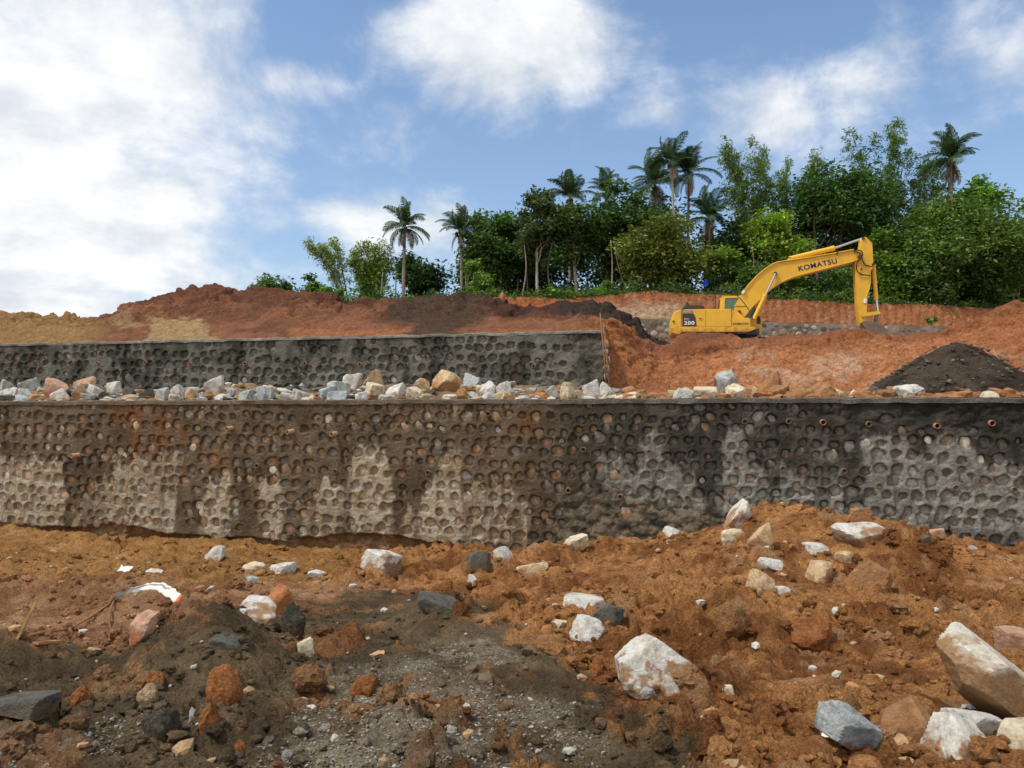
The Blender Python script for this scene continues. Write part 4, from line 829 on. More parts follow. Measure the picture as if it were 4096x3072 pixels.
# loose clods and pebbles: real lumps, too many to count
def fz_(x, y): return floor_z(np.asarray(x), np.asarray(y))
def pick_view(R, n, y0=3.1, y1=12.5, pw=1.0):
    Y = 1 / (1 / y1 + (1 / y0 - 1 / y1) * R.rand(n) ** pw); X = R.uniform(-.72, .72, n) * Y; m = Y < wallY(X) - .15; return X[m], Y[m]
def pick_orange(R, n):
    x, y = pick_view(R, n * 3, 3.2, 12.5, 1.3); d = floor_zones(x, y)[0]; k = (d < .4) & (fbm2(x * 1.1, y * 1.1, 3, 432) > -.25); return np.resize(x[k], n), np.resize(y[k], n)
def pick_dark(R, n):
    x, y = pick_view(R, n * 4, 3.0, 7.5, .8); d = floor_zones(x, y)[0]; k = d > .5; return np.resize(x[k], n), np.resize(y[k], n)
def pick_grav(R, n):
    x, y = pick_view(R, n * 8, 3.0, 6.5, .7); d = floor_zones(x, y)[1]; k = d > .35; return np.resize(x[k], n), np.resize(y[k], n)
def col_or(x, y, R): return floor_col(np.array([x]), np.array([y]))[0] * R.uniform(.8, 1.15)
_cx = {}
def zone_cols(x, y): return floor_col(x, y)
def clod_mass(name, n, pick, smin, smax, seed, label, cat, mat, colf=None, flat=.8, pw=2.5, sink=.3, sub=1):
    R = np.random.RandomState(seed); x, y = pick(R, n); cols = floor_col(x, y) * R.uniform(.78, 1.15, n)[:, None]
    if colf is not None: cols = colf(cols, R, n)
    z = fz_(x, y); sz = smin + (smax - smin) * R.rand(n) ** pw; lib = [clod_shape(seed * 13 + k, sub) if name == 'dirt_clods' else rock_shape(seed * 13 + k, sub, 12, lump=.2) for k in range(16)]; bag = Bag()
    for k in range(n):
        P, Fc = lib[R.randint(16)]; th = R.rand() * 6.28; c, s = math.cos(th), math.sin(th); V = P * np.array((1, R.uniform(.75, 1), R.uniform(.6, 1) * flat)) * sz[k]
        V = np.stack([V[:, 0] * c - V[:, 1] * s + x[k], V[:, 0] * s + V[:, 1] * c + y[k], V[:, 2] + V[:, 0] * R.uniform(-.3, .3) + z[k] + sz[k] * (.5 - sink) * flat], 1); bag.add(V, Fc, cols[k])
    return tag(bag.build(name, mat, smooth=False), label, cat, kind='stuff')
clod_mass('dirt_clods', 3000, pick_orange, .018, .075, 91, 'loose small orange earth crumbs scattered over the floor', 'dirt', M_CLOD, pw=2.0, sub=2)
clod_mass('dirt_clods', 600, pick_orange, .06, .24, 95, 'loose orange earth clods heaped over the floor', 'dirt', M_CLOD, pw=2.4, sub=3, sink=.48, flat=.9)
def pick_ring(R, n):
    k = R.randint(len(RING), size=n); q = np.array(RING)[k]; th = R.uniform(0, 6.28, n); g_ = R.uniform(.42, .62, n); return q[:, 0] + np.cos(th) * q[:, 2] * g_, q[:, 1] - .05 + np.sin(th) * q[:, 3] * g_
clod_mass('dirt_clods', 900, pick_ring, .02, .11, 96, 'earth crumbs banked round the feet of the boulders', 'dirt', M_CLOD, pw=1.8, sub=2, sink=.35)
clod_mass('dirt_clods', 1400, pick_dark, .012, .09, 92, 'loose dark soil crumbs over the gravelly ground', 'dirt', M_CLOD, pw=2.4, sub=2, sink=.5)
def gcol(c, R, n): k = R.rand(n)[:, None]; return np.where(k < .5, srgb(168, 162, 150) * R.uniform(.6, 1.1, n)[:, None], c * 1.1)
clod_mass('gravel', 5000, pick_grav, .007, .022, 93, 'pale crushed gravel spread at the bottom of the picture', 'gravel', M_ROCK, gcol, pw=1.8, sub=1)
def wcol(c, R, n): k = R.rand(n)[:, None]; return np.where(k < .35, srgb(214, 208, 194) * R.uniform(.8, 1.05, n)[:, None], np.where(k < .7, srgb(196, 160, 118) * R.uniform(.8, 1.05, n)[:, None], c))
clod_mass('pebbles', 420, lambda R, n: (lambda q: (np.resize(q[0], n), np.resize(q[1], n)))(pick_view(R, n * 2, 3.2, 12.3, 1.4)), .02, .11, 94, 'pale stone chips scattered over the orange floor', 'pebbles', M_ROCK, wcol, pw=2.6)

# ---------------------------------------------------------------- litter
def fpt(u, v, dz=0.0):
    x, y = gpt(u * .46293, v * .46293); return np.array((x, y, float(floor_z(np.array([x]), np.array([y]))[0]) + dz))
def ribbon(name, pts, width, mat, col, label, cat, seed, crumple=.02):
    R = np.random.RandomState(seed); P = np.array(pts); n = 26; t = np.linspace(0, 1, n); k = np.linspace(0, 1, len(P)); C = np.stack([np.interp(t, k, P[:, i]) for i in range(3)], 1)
    wv = np.linspace(-.5, .5, 7); V = C[:, None, :] + wv[None, :, None] * np.array((.15, .85, .5)) * width
    V = V + crumple * np.stack([fbm3(V, 14, 3, seed), fbm3(V, 14, 3, seed + 5), 1.4 * fbm3(V, 11, 3, seed + 9)], -1); V2 = V.copy(); V2[..., 2] -= .006
    A = np.concatenate([V.reshape(-1, 3), V2.reshape(-1, 3)]); f = grid_faces(n, 7); cc = np.tile(col(t, wv).reshape(-1, 3), (2, 1))
    return tag(np_obj(name, A - C[0], [np.concatenate([f, f[:, ::-1] + n * 7])], mat, tint=cc, loc=C[0]), label, cat)
def sackcol(t, w):
    c = np.zeros((len(t), len(w), 3)); c[:] = srgb(214, 208, 196); st = (np.abs(w[None, :] - .1) < .1) & (t[:, None] > .2) & (t[:, None] < .75); c[st] = srgb(70, 76, 92); c[t > .92] = srgb(206, 92, 62); return c
ribbon('torn_sack', [fpt(246, 1318, .05), fpt(275, 1306, .12), fpt(310, 1300, .14), fpt(345, 1306, .14), fpt(372, 1312, .12), fpt(386, 1322, .06)], .11, M_TINT, sackcol, 'torn white woven sack strip with orange end on brown mud', 'sack', 3)
plain = lambda c: (lambda t, w: np.broadcast_to(c, (len(t), len(w), 3)))
ribbon('plastic_scrap', [fpt(238, 1251, .02), fpt(258, 1250, .05), fpt(282, 1254, .02)], .10, M_TINT, plain(srgb(206, 208, 204)), 'crumpled pale plastic scrap on ochre earth, left', 'plastic scrap', 5, .03)
ribbon('plastic_scrap', [fpt(298, 1259, .02), fpt(325, 1263, .03), fpt(350, 1262, .02)], .07, M_TINT, plain(srgb(196, 186, 168)), 'thin flat plastic strip right of the crumpled scrap', 'plastic scrap', 6, .02)
ribbon('plastic_scrap', [fpt(522, 1256, .02), fpt(535, 1250, .04), fpt(548, 1256, .02)], .10, M_TINT, plain(srgb(190, 190, 186)), 'small grey plastic scrap near the white pair of rocks', 'plastic scrap', 7, .03)
ribbon('crumpled_paper', [fpt(1772, 1640, .02), fpt(1800, 1630, .06), fpt(1820, 1634, .05), fpt(1842, 1646, .02)], .12, M_TINT, plain(srgb(228, 222, 210)), 'crumpled white paper on orange earth at the bottom edge', 'paper', 8, .035)
ribbon('crumpled_paper', [fpt(400, 1595, .02), fpt(412, 1588, .04), fpt(420, 1584, .02)], .05, M_TINT, plain(srgb(220, 216, 206)), 'tiny crumpled paper on dark soil at bottom left', 'paper', 9, .02)
def stick(name, pts, r, col, label, cat, seg=7):
    P = np.array(pts); k = np.linspace(0, 1, len(P)); t = np.linspace(0, 1, 20); C = np.stack([np.interp(t, k, P[:, i]) for i in range(3)], 1); C[:, 2] += .006 * np.sin(t * 9)
    V, f = tube(C, r, seg); return tag(np_obj(name, V - C[0], f, M_BARK, tint=np.broadcast_to(col, (len(V), 3)), loc=C[0]), label, cat)
stick('rattan_cane', [fpt(248, 1315, .03), fpt(200, 1345, .03), fpt(150, 1370, .02), fpt(100, 1384, .02), fpt(58, 1388, .0)], .009, srgb(150, 104, 62), 'long thin brown cane curving from the torn sack to the left', 'cane')
stick('rattan_cane', [fpt(248, 1315, .05), fpt(238, 1340, .03), fpt(236, 1365, .02), fpt(240, 1380, .0)], .009, srgb(132, 92, 58), 'short brown cane curling down from the torn sack', 'cane')
stick('stick', [fpt(290, 1383, .02), fpt(340, 1386, .02)], .009, srgb(178, 130, 88), 'short straight pale stick on mud below tan boulder', 'stick')
def plank(label, a, b, w, t, col):
    a = np.array(a); b = np.array(b); d = b - a; L = np.linalg.norm(d); d /= L; s = np.cross(d, (0, 0, 1.0)); s /= np.linalg.norm(s); n = np.cross(s, d); V = []
    for k in (0, 1):
        for (i, j) in ((-1, -1), (1, -1), (1, 1), (-1, 1)): V.append(d * L * k * (1 + .04 * i) + s * w / 2 * i * (1 - .3 * k) + n * t / 2 * j)
    o = np_obj('wood_splinter', np.array(V), np.array([(0, 3, 2, 1), (4, 5, 6, 7), (0, 1, 5, 4), (1, 2, 6, 5), (2, 3, 7, 6), (3, 0, 4, 7)]), M_BARK, tint=np.broadcast_to(col, (8, 3)), smooth=False, loc=a); return tag(o, label, 'wood')
plank('pale wood splinter leaning up at the left edge', fpt(38, 1392, .0), fpt(38, 1392, .0) + np.array((.09, .03, .22)), .06, .015, srgb(206, 162, 106))
plank('flat wood splinter lying on mud at the left edge', fpt(75, 1405, .02), fpt(125, 1400, .03), .06, .015, srgb(170, 126, 84))
# two thin poles at the broken wall end, orange scrap, stump on the heap
for (ua_, va_, ub_, vb_, tx) in ((600, 313, 607, 372, 'thin bamboo pole standing at the end of the upper wall, left of two'), (602.5, 322, 610, 388, 'thin bamboo pole standing at the end of the upper wall, right of two')):
    a = at(ub_, vb_, 16.6); b = at(ua_, va_, 16.75); a[2] = 1.95; V, f = tube(np.stack([a, (a + b) / 2 + np.array((.015, 0, 0)), b]), [.02, .017, .012], 6); tag(np_obj('bamboo_pole', V - a, f, M_BARK, tint=np.broadcast_to(srgb(150, 110, 78), (len(V), 3)), loc=a), tx, 'pole')
p = at(623, 391, 15.5); P, Fc = rock_shape(3, 2, 8); tag(np_obj('plastic_scrap', P * np.array((.12, .1, .14)), Fc, M_TINT, tint=np.broadcast_to(srgb(226, 84, 40), (len(P), 3)), loc=p), 'bright orange plastic scrap beside the arched cream slab', 'plastic scrap')
p = at(500, 306, 24.2); V, f = tube(np.array([(0, 0, -.5), (.02, 0, 0), (.08, 0, .35), (.05, .02, .42)]), [.16, .12, .10, .05], 9); V[:, :2] += .05 * fbm3(V, 6, 3, 3)[:, None]
tag(np_obj('tree_stump', V, f, M_BARK, tint=np.broadcast_to(srgb(150, 100, 70), (len(V), 3)), loc=p), 'reddish broken stump standing on the spoil heap', 'stump')
# ---------------------------------------------------------------- yellow crawler excavator, seen from its right side
M_YEL = material('yellow_paint', 0.42, 'const', tuple(srgb(226, 178, 52)), nscale=2.2, namp=.10, bscale=0, spec=.45, n2=(3.0, .58, .80, tuple(srgb(176, 124, 60)), .35))
_t = M_YEL.node_tree; _q = NG(_t); _b = [n for n in _t.nodes if n.type == 'BSDF_PRINCIPLED'][0]; _src = _b.inputs['Base Color'].links[0].from_socket      # dried mud on the low parts
_gp = _q.n('ShaderNodeNewGeometry').outputs['Position']; _sp = _q.n('ShaderNodeSeparateXYZ'); _q.link(_gp, _sp.inputs[0])
_mud = _q.math('MULTIPLY', _q.ss(_q.math('ADD', _q.math('MULTIPLY', _q.noise(_gp, 3.5, 6, .65), 1.6), _q.math('MULTIPLY', _sp.outputs[2], -.9)), -4.55, -4.1), .75)
_q.link(_q.mix(_mud, _src, (*srgb(150, 100, 66), 1)), _b.inputs['Base Color'])
M_BLK = material('dark_paint', 0.5, 'const', tuple(srgb(58, 58, 62)), nscale=4, namp=.15, spec=.4)
M_STEEL = material('worn_steel', 0.55, 'const', tuple(srgb(120, 106, 90)), nscale=5, namp=.3, spec=.4, metal=.3)
M_CHROME = material('chrome_rod', 0.22, 'const', tuple(srgb(205, 208, 212)), spec=.6, metal=.9)
M_RUB = material('rubber', 0.7, 'const', tuple(srgb(44, 42, 40)), nscale=8, namp=.2)
M_TRACK = material('track_steel', 0.8, 'const', tuple(srgb(78, 62, 50)), nscale=8, namp=.35)
M_GLASS = material('cab_glass', 0.12, 'const', tuple(srgb(70, 104, 96)), nscale=1.5, namp=.2, spec=.8)
M_WHITE = material('white_decal', 0.6, 'const', tuple(srgb(232, 232, 228)))
M_NAVY = material('navy_decal', 0.6, 'const', tuple(srgb(44, 44, 78)))
M_PIN = material('pin_steel', 0.6, 'const', tuple(srgb(104, 74, 52)), nscale=6, namp=.2, metal=.2)
EXY = 37.0 + 1.38; GZX = 4.42
ex_o = at(650 + 632 * .12433, 340, EXY); EX = empty('excavator', (ex_o[0], EXY, GZX))
EXR = math.radians(-9); EX.rotation_euler = (0, 0, EXR)
tag(EX, 'yellow crawler excavator with raised boom standing on the orange platform', 'excavator')
def ex(zx, zy, yl):
    """outline position -> machine coordinates in the plane yl"""
    d = at(650 + zx * .12433, 225 + zy * .12433, 1.0) - np.array((0, 0, EYE)); c, s = math.cos(EXR), math.sin(EXR); n = np.array((-s, c, 0)); o = np.array((ex_o[0], EXY, GZX)); e = np.array((0, 0, EYE))
    p = e + d * (((o + n * yl - e) @ n) / (d @ n)) - o; return np.array((p[0] * c + p[1] * s, yl, p[2]))
def bm_obj(name, bm, mat, parent, smooth_=False):
    bmesh.ops.recalc_face_normals(bm, faces=bm.faces); me = bpy.data.meshes.new(name); bm.to_mesh(me); bm.free(); me.materials.append(mat)
    o = bpy.data.objects.new(name, me)
    if smooth_:
        me.polygons.foreach_set('use_smooth', np.ones(len(me.polygons), bool)); me.set_sharp_from_angle(angle=math.radians(35))
    return link(o, parent)
def slab(name, prof, y0, y1, mat, parent=EX, bev=.025, seg=2, px=True):
    """profile in outline positions, extruded from y0 to y1, edges rounded"""
    pts = [ex(a, b, y0) for a, b in prof] if px else [np.array((a, y0, b)) for a, b in prof]
    bm = bmesh.new(); vs = [bm.verts.new((p[0], y0, p[2])) for p in pts]; f = bm.faces.new(vs)
    r = bmesh.ops.extrude_face_region(bm, geom=[f]); bmesh.ops.translate(bm, verts=[v for v in r['geom'] if isinstance(v, bmesh.types.BMVert)], vec=(0, y1 - y0, 0))
    if bev: bmesh.ops.bevel(bm, geom=list(bm.edges), offset=bev, segments=seg, affect='EDGES', clamp_overlap=True)
    return bm_obj(name, bm, mat, parent, True)
def rod(name, a, b, r, mat, parent=EX, seg=14, r2=None):
    V, f = tube(np.stack([a, (np.asarray(a) + b) / 2, b]), [r, (r + (r2 or r)) / 2, r2 or r], seg); o = np_obj(name, V, f, mat, parent); o.data.set_sharp_from_angle(angle=math.radians(40)); return o
def hose(name, pts, r, mat=None, parent=EX, seg=7):
    P = np.array(pts); t = np.linspace(0, len(P) - 1, len(P) * 6); k = np.arange(len(P)); C = np.stack([np.interp(t, k, P[:, i]) for i in range(3)], 1)
    for _ in range(6): C[1:-1] = .25 * C[:-2] + .5 * C[1:-1] + .25 * C[2:]
    V, f = tube(C, r, seg); return np_obj(name, V, f, mat or M_RUB, parent)
def text(body, a, h, wid, y, mat, parent, ang=0., bold=.02, shear=0.):
    cu = bpy.data.curves.new('text', 'FONT'); cu.body = body; cu.size = 1.0; cu.extrude = .004; cu.offset = bold; cu.shear = shear; cu.space_character = 1.12
    o = bpy.data.objects.new('tmp_text', cu); COL.objects.link(o); dg = bpy.context.evaluated_depsgraph_get(); me = bpy.data.meshes.new_from_object(o.evaluated_get(dg)); bpy.data.objects.remove(o)
    V = np.array([v.co[:] for v in me.vertices]); lo, hi = V.min(0), V.max(0); V = (V - lo) / np.maximum(hi - lo, 1e-6)
    W = np.stack([V[:, 0] * wid, -.008 * V[:, 2], V[:, 1] * h], 1); c, s = math.cos(ang), math.sin(ang); W = np.stack([W[:, 0] * c - W[:, 2] * s + a[0], W[:, 1] + y, W[:, 0] * s + W[:, 2] * c + a[2]], 1)
    me.vertices.foreach_set('co', W.astype(np.float32).ravel()); me.materials.clear(); me.materials.append(mat); ob = bpy.data.objects.new('lettering', me); return link(ob, parent)
YN, YF = -1.38, 1.38
# superstructure
body = slab('engine_cover', [(256, 690), (268, 676), (656, 674), (658, 822), (256, 822)], YN, -.05, M_YEL, bev=.04)
slab('engine_cover', [(256, 690), (268, 676), (560, 676), (560, 822), (256, 822)], -.04, YF - .02, M_YEL, bev=.04)
slab('counterweight', [(172, 830), (178, 730), (196, 694), (240, 680), (257, 680), (257, 880), (215, 884), (176, 868)], YN + .02, YF - .02, M_YEL, bev=.07, seg=3)
slab('deck_rail', [(170, 826), (258, 818), (836, 818), (848, 836), (800, 860), (258, 862), (232, 884), (172, 866)], YN - .03, YN + .25, M_YEL, bev=.02)
slab('revolving_frame', [(258, 850), (800, 850), (880, 830), (880, 882), (640, 892), (258, 888)], YN + .2, YF - .05, M_BLK, bev=.02)
tbx = slab('tool_box', [(657, 748), (800, 746), (808, 760), (812, 822), (657, 822)], YN + .01, -.62, M_YEL, bev=.03)
pnl = slab('side_panel', [(262, 712), (350, 712), (366, 742), (376, 815), (262, 815)], YN - .012, YN + .02, M_BLK, bev=.004)
slab('side_panel', [(262, 683), (340, 683), (350, 707), (262, 707)], YN - .011, YN + .02, M_BLK, bev=.004)
for k in range(3): slab('stripe', [(263, 687 + k * 7), (338 + k * 3, 687 + k * 7), (339 + k * 3, 689.5 + k * 7), (263, 689.5 + k * 7)], YN - .018, YN - .006, M_WHITE, bev=0)
for zx in (446, 258.5): slab('panel_seam', [(zx, 680), (zx + 2, 680), (zx + 2, 818), (zx, 818)], YN - .004, YN + .02, M_BLK, bev=0)
slab('door_handle', [(395, 742), (425, 742), (425, 762), (395, 762)], YN - .02, YN + .01, M_YEL, bev=.006); slab('door_handle', [(398, 746), (410, 746), (410, 758), (398, 758)], YN - .026, YN - .01, M_BLK, bev=.002)
hood = slab('engine_hood', [(262, 678), (268, 655), (285, 644), (428, 644), (440, 655), (442, 678)], -1.1, .7, M_BLK, bev=.05, seg=3)
rod('exhaust_pipe', ex(303, 650, -.4), ex(300, 622, -.4), .055, M_BLK); rod('tail_light', ex(192, 775, YN + .1), ex(189, 775, YN - .02), .05, M_PIN)
text('PC', ex(276, 767, YN), .105, .235, YN - .014, M_YEL, pnl, bold=.03); text('200', ex(275, 804, YN), .185, .49, YN - .014, M_WHITE, pnl, bold=.03)
text('KOMATSU', ex(667, 803, YN), .095, .74, YN + .004, M_NAVY, tbx, bold=.018)
slab('step', [(700, 862), (790, 860), (790, 872), (700, 874)], YN - .10, YN + .2, M_BLK, bev=.01)
# cab on the far side
CY0, CY1 = .30, 1.33
cab = slab('cab', [(562, 676), (568, 590), (585, 574), (800, 570), (850, 590), (890, 720), (895, 900), (600, 900)], CY0 + .03, CY1, M_BLK, bev=.05, seg=3)
def frame(name, outer, inner, y0, y1, mat):
    """ring shaped panel"""
    bm = bmesh.new(); n = len(outer); A = [ex(*p, y0) for p in outer]; B = [ex(*p, y0) for p in inner]; L = []
    for y in (y0, y1): L.append(([bm.verts.new((p[0], y, p[2])) for p in A], [bm.verts.new((p[0], y, p[2])) for p in B]))
    for i in range(n):
        j = (i + 1) % n
        for (o_, n_) in L: bm.faces.new((o_[i], o_[j], n_[j], n_[i]))
        bm.faces.new((L[0][0][i], L[0][0][j], L[1][0][j], L[1][0][i])); bm.faces.new((L[0][1][i], L[0][1][j], L[1][1][j], L[1][1][i]))
    return bm_obj(name, bm, mat, cab)
frame('cab_frame', [(560, 680), (566, 588), (585, 571), (802, 567), (852, 588), (893, 720), (897, 800), (600, 800)], [(600, 672), (604, 590), (612, 587), (788, 583), (828, 596), (862, 722), (866, 745), (640, 745)], CY0 - .03, CY0 + .06, M_YEL)
slab('cab_window', [(600, 672), (604, 590), (612, 587), (788, 583), (828, 596), (862, 722), (866, 745), (640, 745)], CY0 + .0, CY0 + .028, M_GLASS, cab, bev=0)
slab('cab_roof', [(570, 590), (586, 571), (802, 567), (852, 588)], CY0 + .06, CY1 + .02, M_YEL, cab, bev=.03)
slab('cab_lower_panel', [(800, 800), (895, 798), (896, 902), (800, 902)], CY0 - .05, CY1 + .01, M_YEL, bev=.02)
slab('decal', [(820, 842), (868, 840), (868, 850), (820, 852)], CY0 - .06, CY0 - .045, M_WHITE, bev=0)
slab('cab_window', [(858, 730), (888, 735), (891, 796), (858, 796)], CY0 - .04, CY0 - .0, M_BLK, cab, bev=.01)
# grab rail
hose('hand_rail', [ex(525, 672, YN + .1), ex(527, 600, YN + .1), ex(527, 530, YN + .1), ex(535, 518, YN + .1), ex(600, 517, YN + .1), ex(650, 518, YN + .1), ex(672, 540, YN + .1), ex(745, 610, YN + .1), ex(800, 690, YN + .1), ex(832, 765, YN + .1)], .022, M_BLK)
hose('hand_rail', [ex(668, 690, YN + .1), ex(672, 662, YN + .1), ex(690, 656, YN + .1), ex(780, 656, YN + .1)], .022, M_BLK)
# boom
BW = .34
boom = slab('boom', [(684, 745), (668, 706), (676, 664), (742, 552), (800, 482), (862, 410), (905, 366), (1000, 310), (1060, 296), (1640, 203), (1690, 200), (1712, 232), (1704, 270), (1660, 288), (1640, 293), (1200, 405), (1110, 436), (1040, 470), (985, 510), (900, 590), (822, 664), (766, 738), (720, 752)], -BW, BW, M_YEL, bev=.022)
slab('boom_edge', [(1010, 304), (1640, 202), (1642, 210), (1012, 312)], -BW - .02, BW + .02, M_YEL, boom, bev=0)
slab('boom_edge', [(985, 512), (1040, 471), (1110, 437), (1200, 406), (1640, 294), (1641, 287), (1198, 397), (1106, 428), (1034, 462), (980, 502)], -BW - .02, BW + .02, M_YEL, boom, bev=0)
ta = ex(1198, 372, -BW); tb = ex(1506, 306, -BW); text('KOMATSU', ta, .25, float(np.hypot(tb[0] - ta[0], tb[2] - ta[2])), -BW - .003, M_NAVY, boom, ang=math.atan2(tb[2] - ta[2], tb[0] - ta[0]) , bold=.018)
rod('pivot_pin', ex(1688, 258, -BW - .10), ex(1688, 258, BW + .10), .11, M_PIN); rod('pivot_pin', ex(1009, 389, -BW - .16), ex(1009, 389, BW + .16), .085, M_PIN); rod('pivot_pin', ex(716, 705, -.5), ex(716, 705, .5), .12, M_PIN)
slab('boom_bracket', [(650, 745), (700, 690), (760, 745), (800, 800), (800, 850), (650, 850)], -.62, -.38, M_YEL, bev=.02); slab('boom_bracket', [(650, 745), (700, 690), (760, 745), (800, 800), (800, 850), (650, 850)], .38, .55, M_BLK, bev=.02)
for sy in (-1, 1):                                        # the pair of boom cylinders
    y = sy * (BW + .13); a = ex(835, 760, y); b = ex(928, 566, y); cc = ex(1008, 390, y)
    cy = rod('boom_cylinder', a, b, .105, M_YEL); rod('cylinder_rod', b, cc, .05, M_CHROME, cy); rod('cylinder_head', b - (b - a) * .06, b + (b - a) * .01, .118, M_YEL, cy)
hose('boom_pipe', [ex(760, 520, -BW - .04), ex(870, 395, -BW - .04), ex(1000, 300, -BW - .04), ex(1130, 284, -BW - .04), ex(1500, 224, -BW - .04), ex(1640, 197, -BW - .04)], .03, M_YEL)
slab('pipe_clamp', [(735, 545), (752, 520), (768, 528), (752, 556)], -BW - .1, -BW + .05, M_WHITE, bev=.01); slab('pipe_clamp', [(1500, 216), (1512, 214), (1514, 236), (1502, 238)], -BW - .07, -BW + .02, M_PIN, bev=.005)
# arm cylinder on top of the boom
a = ex(1120, 272, 0); b = ex(1478, 187, 0); cc = ex(1715, 107, 0); cy = rod('arm_cylinder', a, b, .12, M_YEL); rod('cylinder_rod', b, cc, .055, M_CHROME, cy); rod('cylinder_head', b - (b - a) * .07, b + (b - a) * .01, .135, M_YEL, cy); slab('cylinder_bracket', [(1080, 300), (1118, 262), (1150, 272), (1160, 290)], -.2, .2, M_YEL, bev=.02)
hose('hydraulic_hose', [ex(1010, 300, -.1), ex(1050, 278, -.1), ex(1110, 268, -.1), ex(1135, 262, -.1)], .03)
# arm
AW = .24
slab('arm', [(1702, 108), (1716, 93), (1742, 96), (1790, 150), (1798, 300), (1796, 345), (1780, 360), (1772, 470), (1752, 600), (1738, 800), (1716, 822), (1696, 812), (1684, 770), (1664, 600), (1647, 300), (1660, 272), (1690, 190)], -AW, AW, M_YEL, bev=.022)
rod('pivot_pin', ex(1716, 106, -AW - .06), ex(1716, 106, AW + .06), .07, M_PIN); rod('pivot_pin', ex(1796, 316, -AW - .04), ex(1796, 316, AW + .04), .07, M_PIN); rod('pivot_pin', ex(1716, 800, -AW - .14), ex(1716, 800, AW + .14), .09, M_PIN)
a = ex(1797, 320, 0); b = ex(1820, 602, 0); cc = ex(1834, 705, 0); cy = rod('bucket_cylinder', a, b, .095, M_YEL); rod('cylinder_rod', b, cc, .05, M_CHROME, cy)
for sy in (-1, 1): y = sy * (AW + .06); slab('link_arm', [(1700, 712), (1720, 706), (1840, 692), (1856, 700), (1852, 718), (1722, 738), (1702, 738)], y - .04, y + .04, M_YEL, bev=.012)
slab('link_arm', [(1826, 708), (1846, 706), (1826, 800), (1806, 802)], -.16, .16, M_STEEL, bev=.015)
hose('hydraulic_hose', [ex(1640, 205, -AW - .12), ex(1690, 200, -AW - .2), ex(1718, 230, -AW - .2), ex(1690, 275, -AW - .18), ex(1660, 310, -AW - .14), ex(1662, 370, -AW - .1), ex(1700, 400, -AW - .06), ex(1772, 405, -AW - .05)], .026)
hose('hydraulic_hose', [ex(1640, 212, -AW - .16), ex(1700, 225, -AW - .22), ex(1705, 280, -AW - .2), ex(1730, 325, -AW - .12), ex(1790, 335, -AW - .06)], .026)
hose('boom_pipe', [ex(1772, 405, -AW - .03), ex(1770, 500, -AW - .03), ex(1745, 555, -AW - .03), ex(1735, 600, -AW - .03)], .022, M_YEL); slab('pipe_clamp', [(1722, 590), (1744, 590), (1742, 628), (1720, 628)], -AW - .05, -AW + .01, M_WHITE, bev=.006)
slab('warning_decal', [(1700, 338), (1712, 362), (1688, 362)], -AW - .006, -AW + .002, M_PIN, bev=0)
# bucket, its lip behind the earth
bk = [(1700, 790), (1740, 770), (1830, 782), (1900, 830), (1930, 900), (1900, 970), (1830, 1000), (1760, 985), (1800, 940), (1800, 890), (1750, 850)]
bkt = slab('bucket', bk, -.55, -.50, M_STEEL, bev=.01); slab('side_plate', bk, .50, .55, M_STEEL, bkt, bev=.01); slab('back_plate', [(1830, 782), (1900, 830), (1930, 900), (1900, 970), (1830, 1000), (1760, 985), (1764, 975), (1828, 988), (1890, 962), (1918, 900), (1890, 838), (1826, 792)], -.5, .5, M_STEEL, bkt, bev=0)
slab('bucket_ear', [(1690, 790), (1720, 775), (1850, 790), (1860, 815), (1760, 850), (1730, 880), (1700, 880)], -AW - .12, -AW - .05, M_STEEL, bev=.01); slab('bucket_ear', [(1690, 790), (1720, 775), (1850, 790), (1860, 815), (1760, 850)], AW + .05, AW + .12, M_STEEL, bev=.01)
for k in range(5): slab('tooth', [(1758, 982), (1764, 1000), (1720, 1012)], -.5 + k * .225, -.4 + k * .225, M_STEEL, bkt, bev=0)
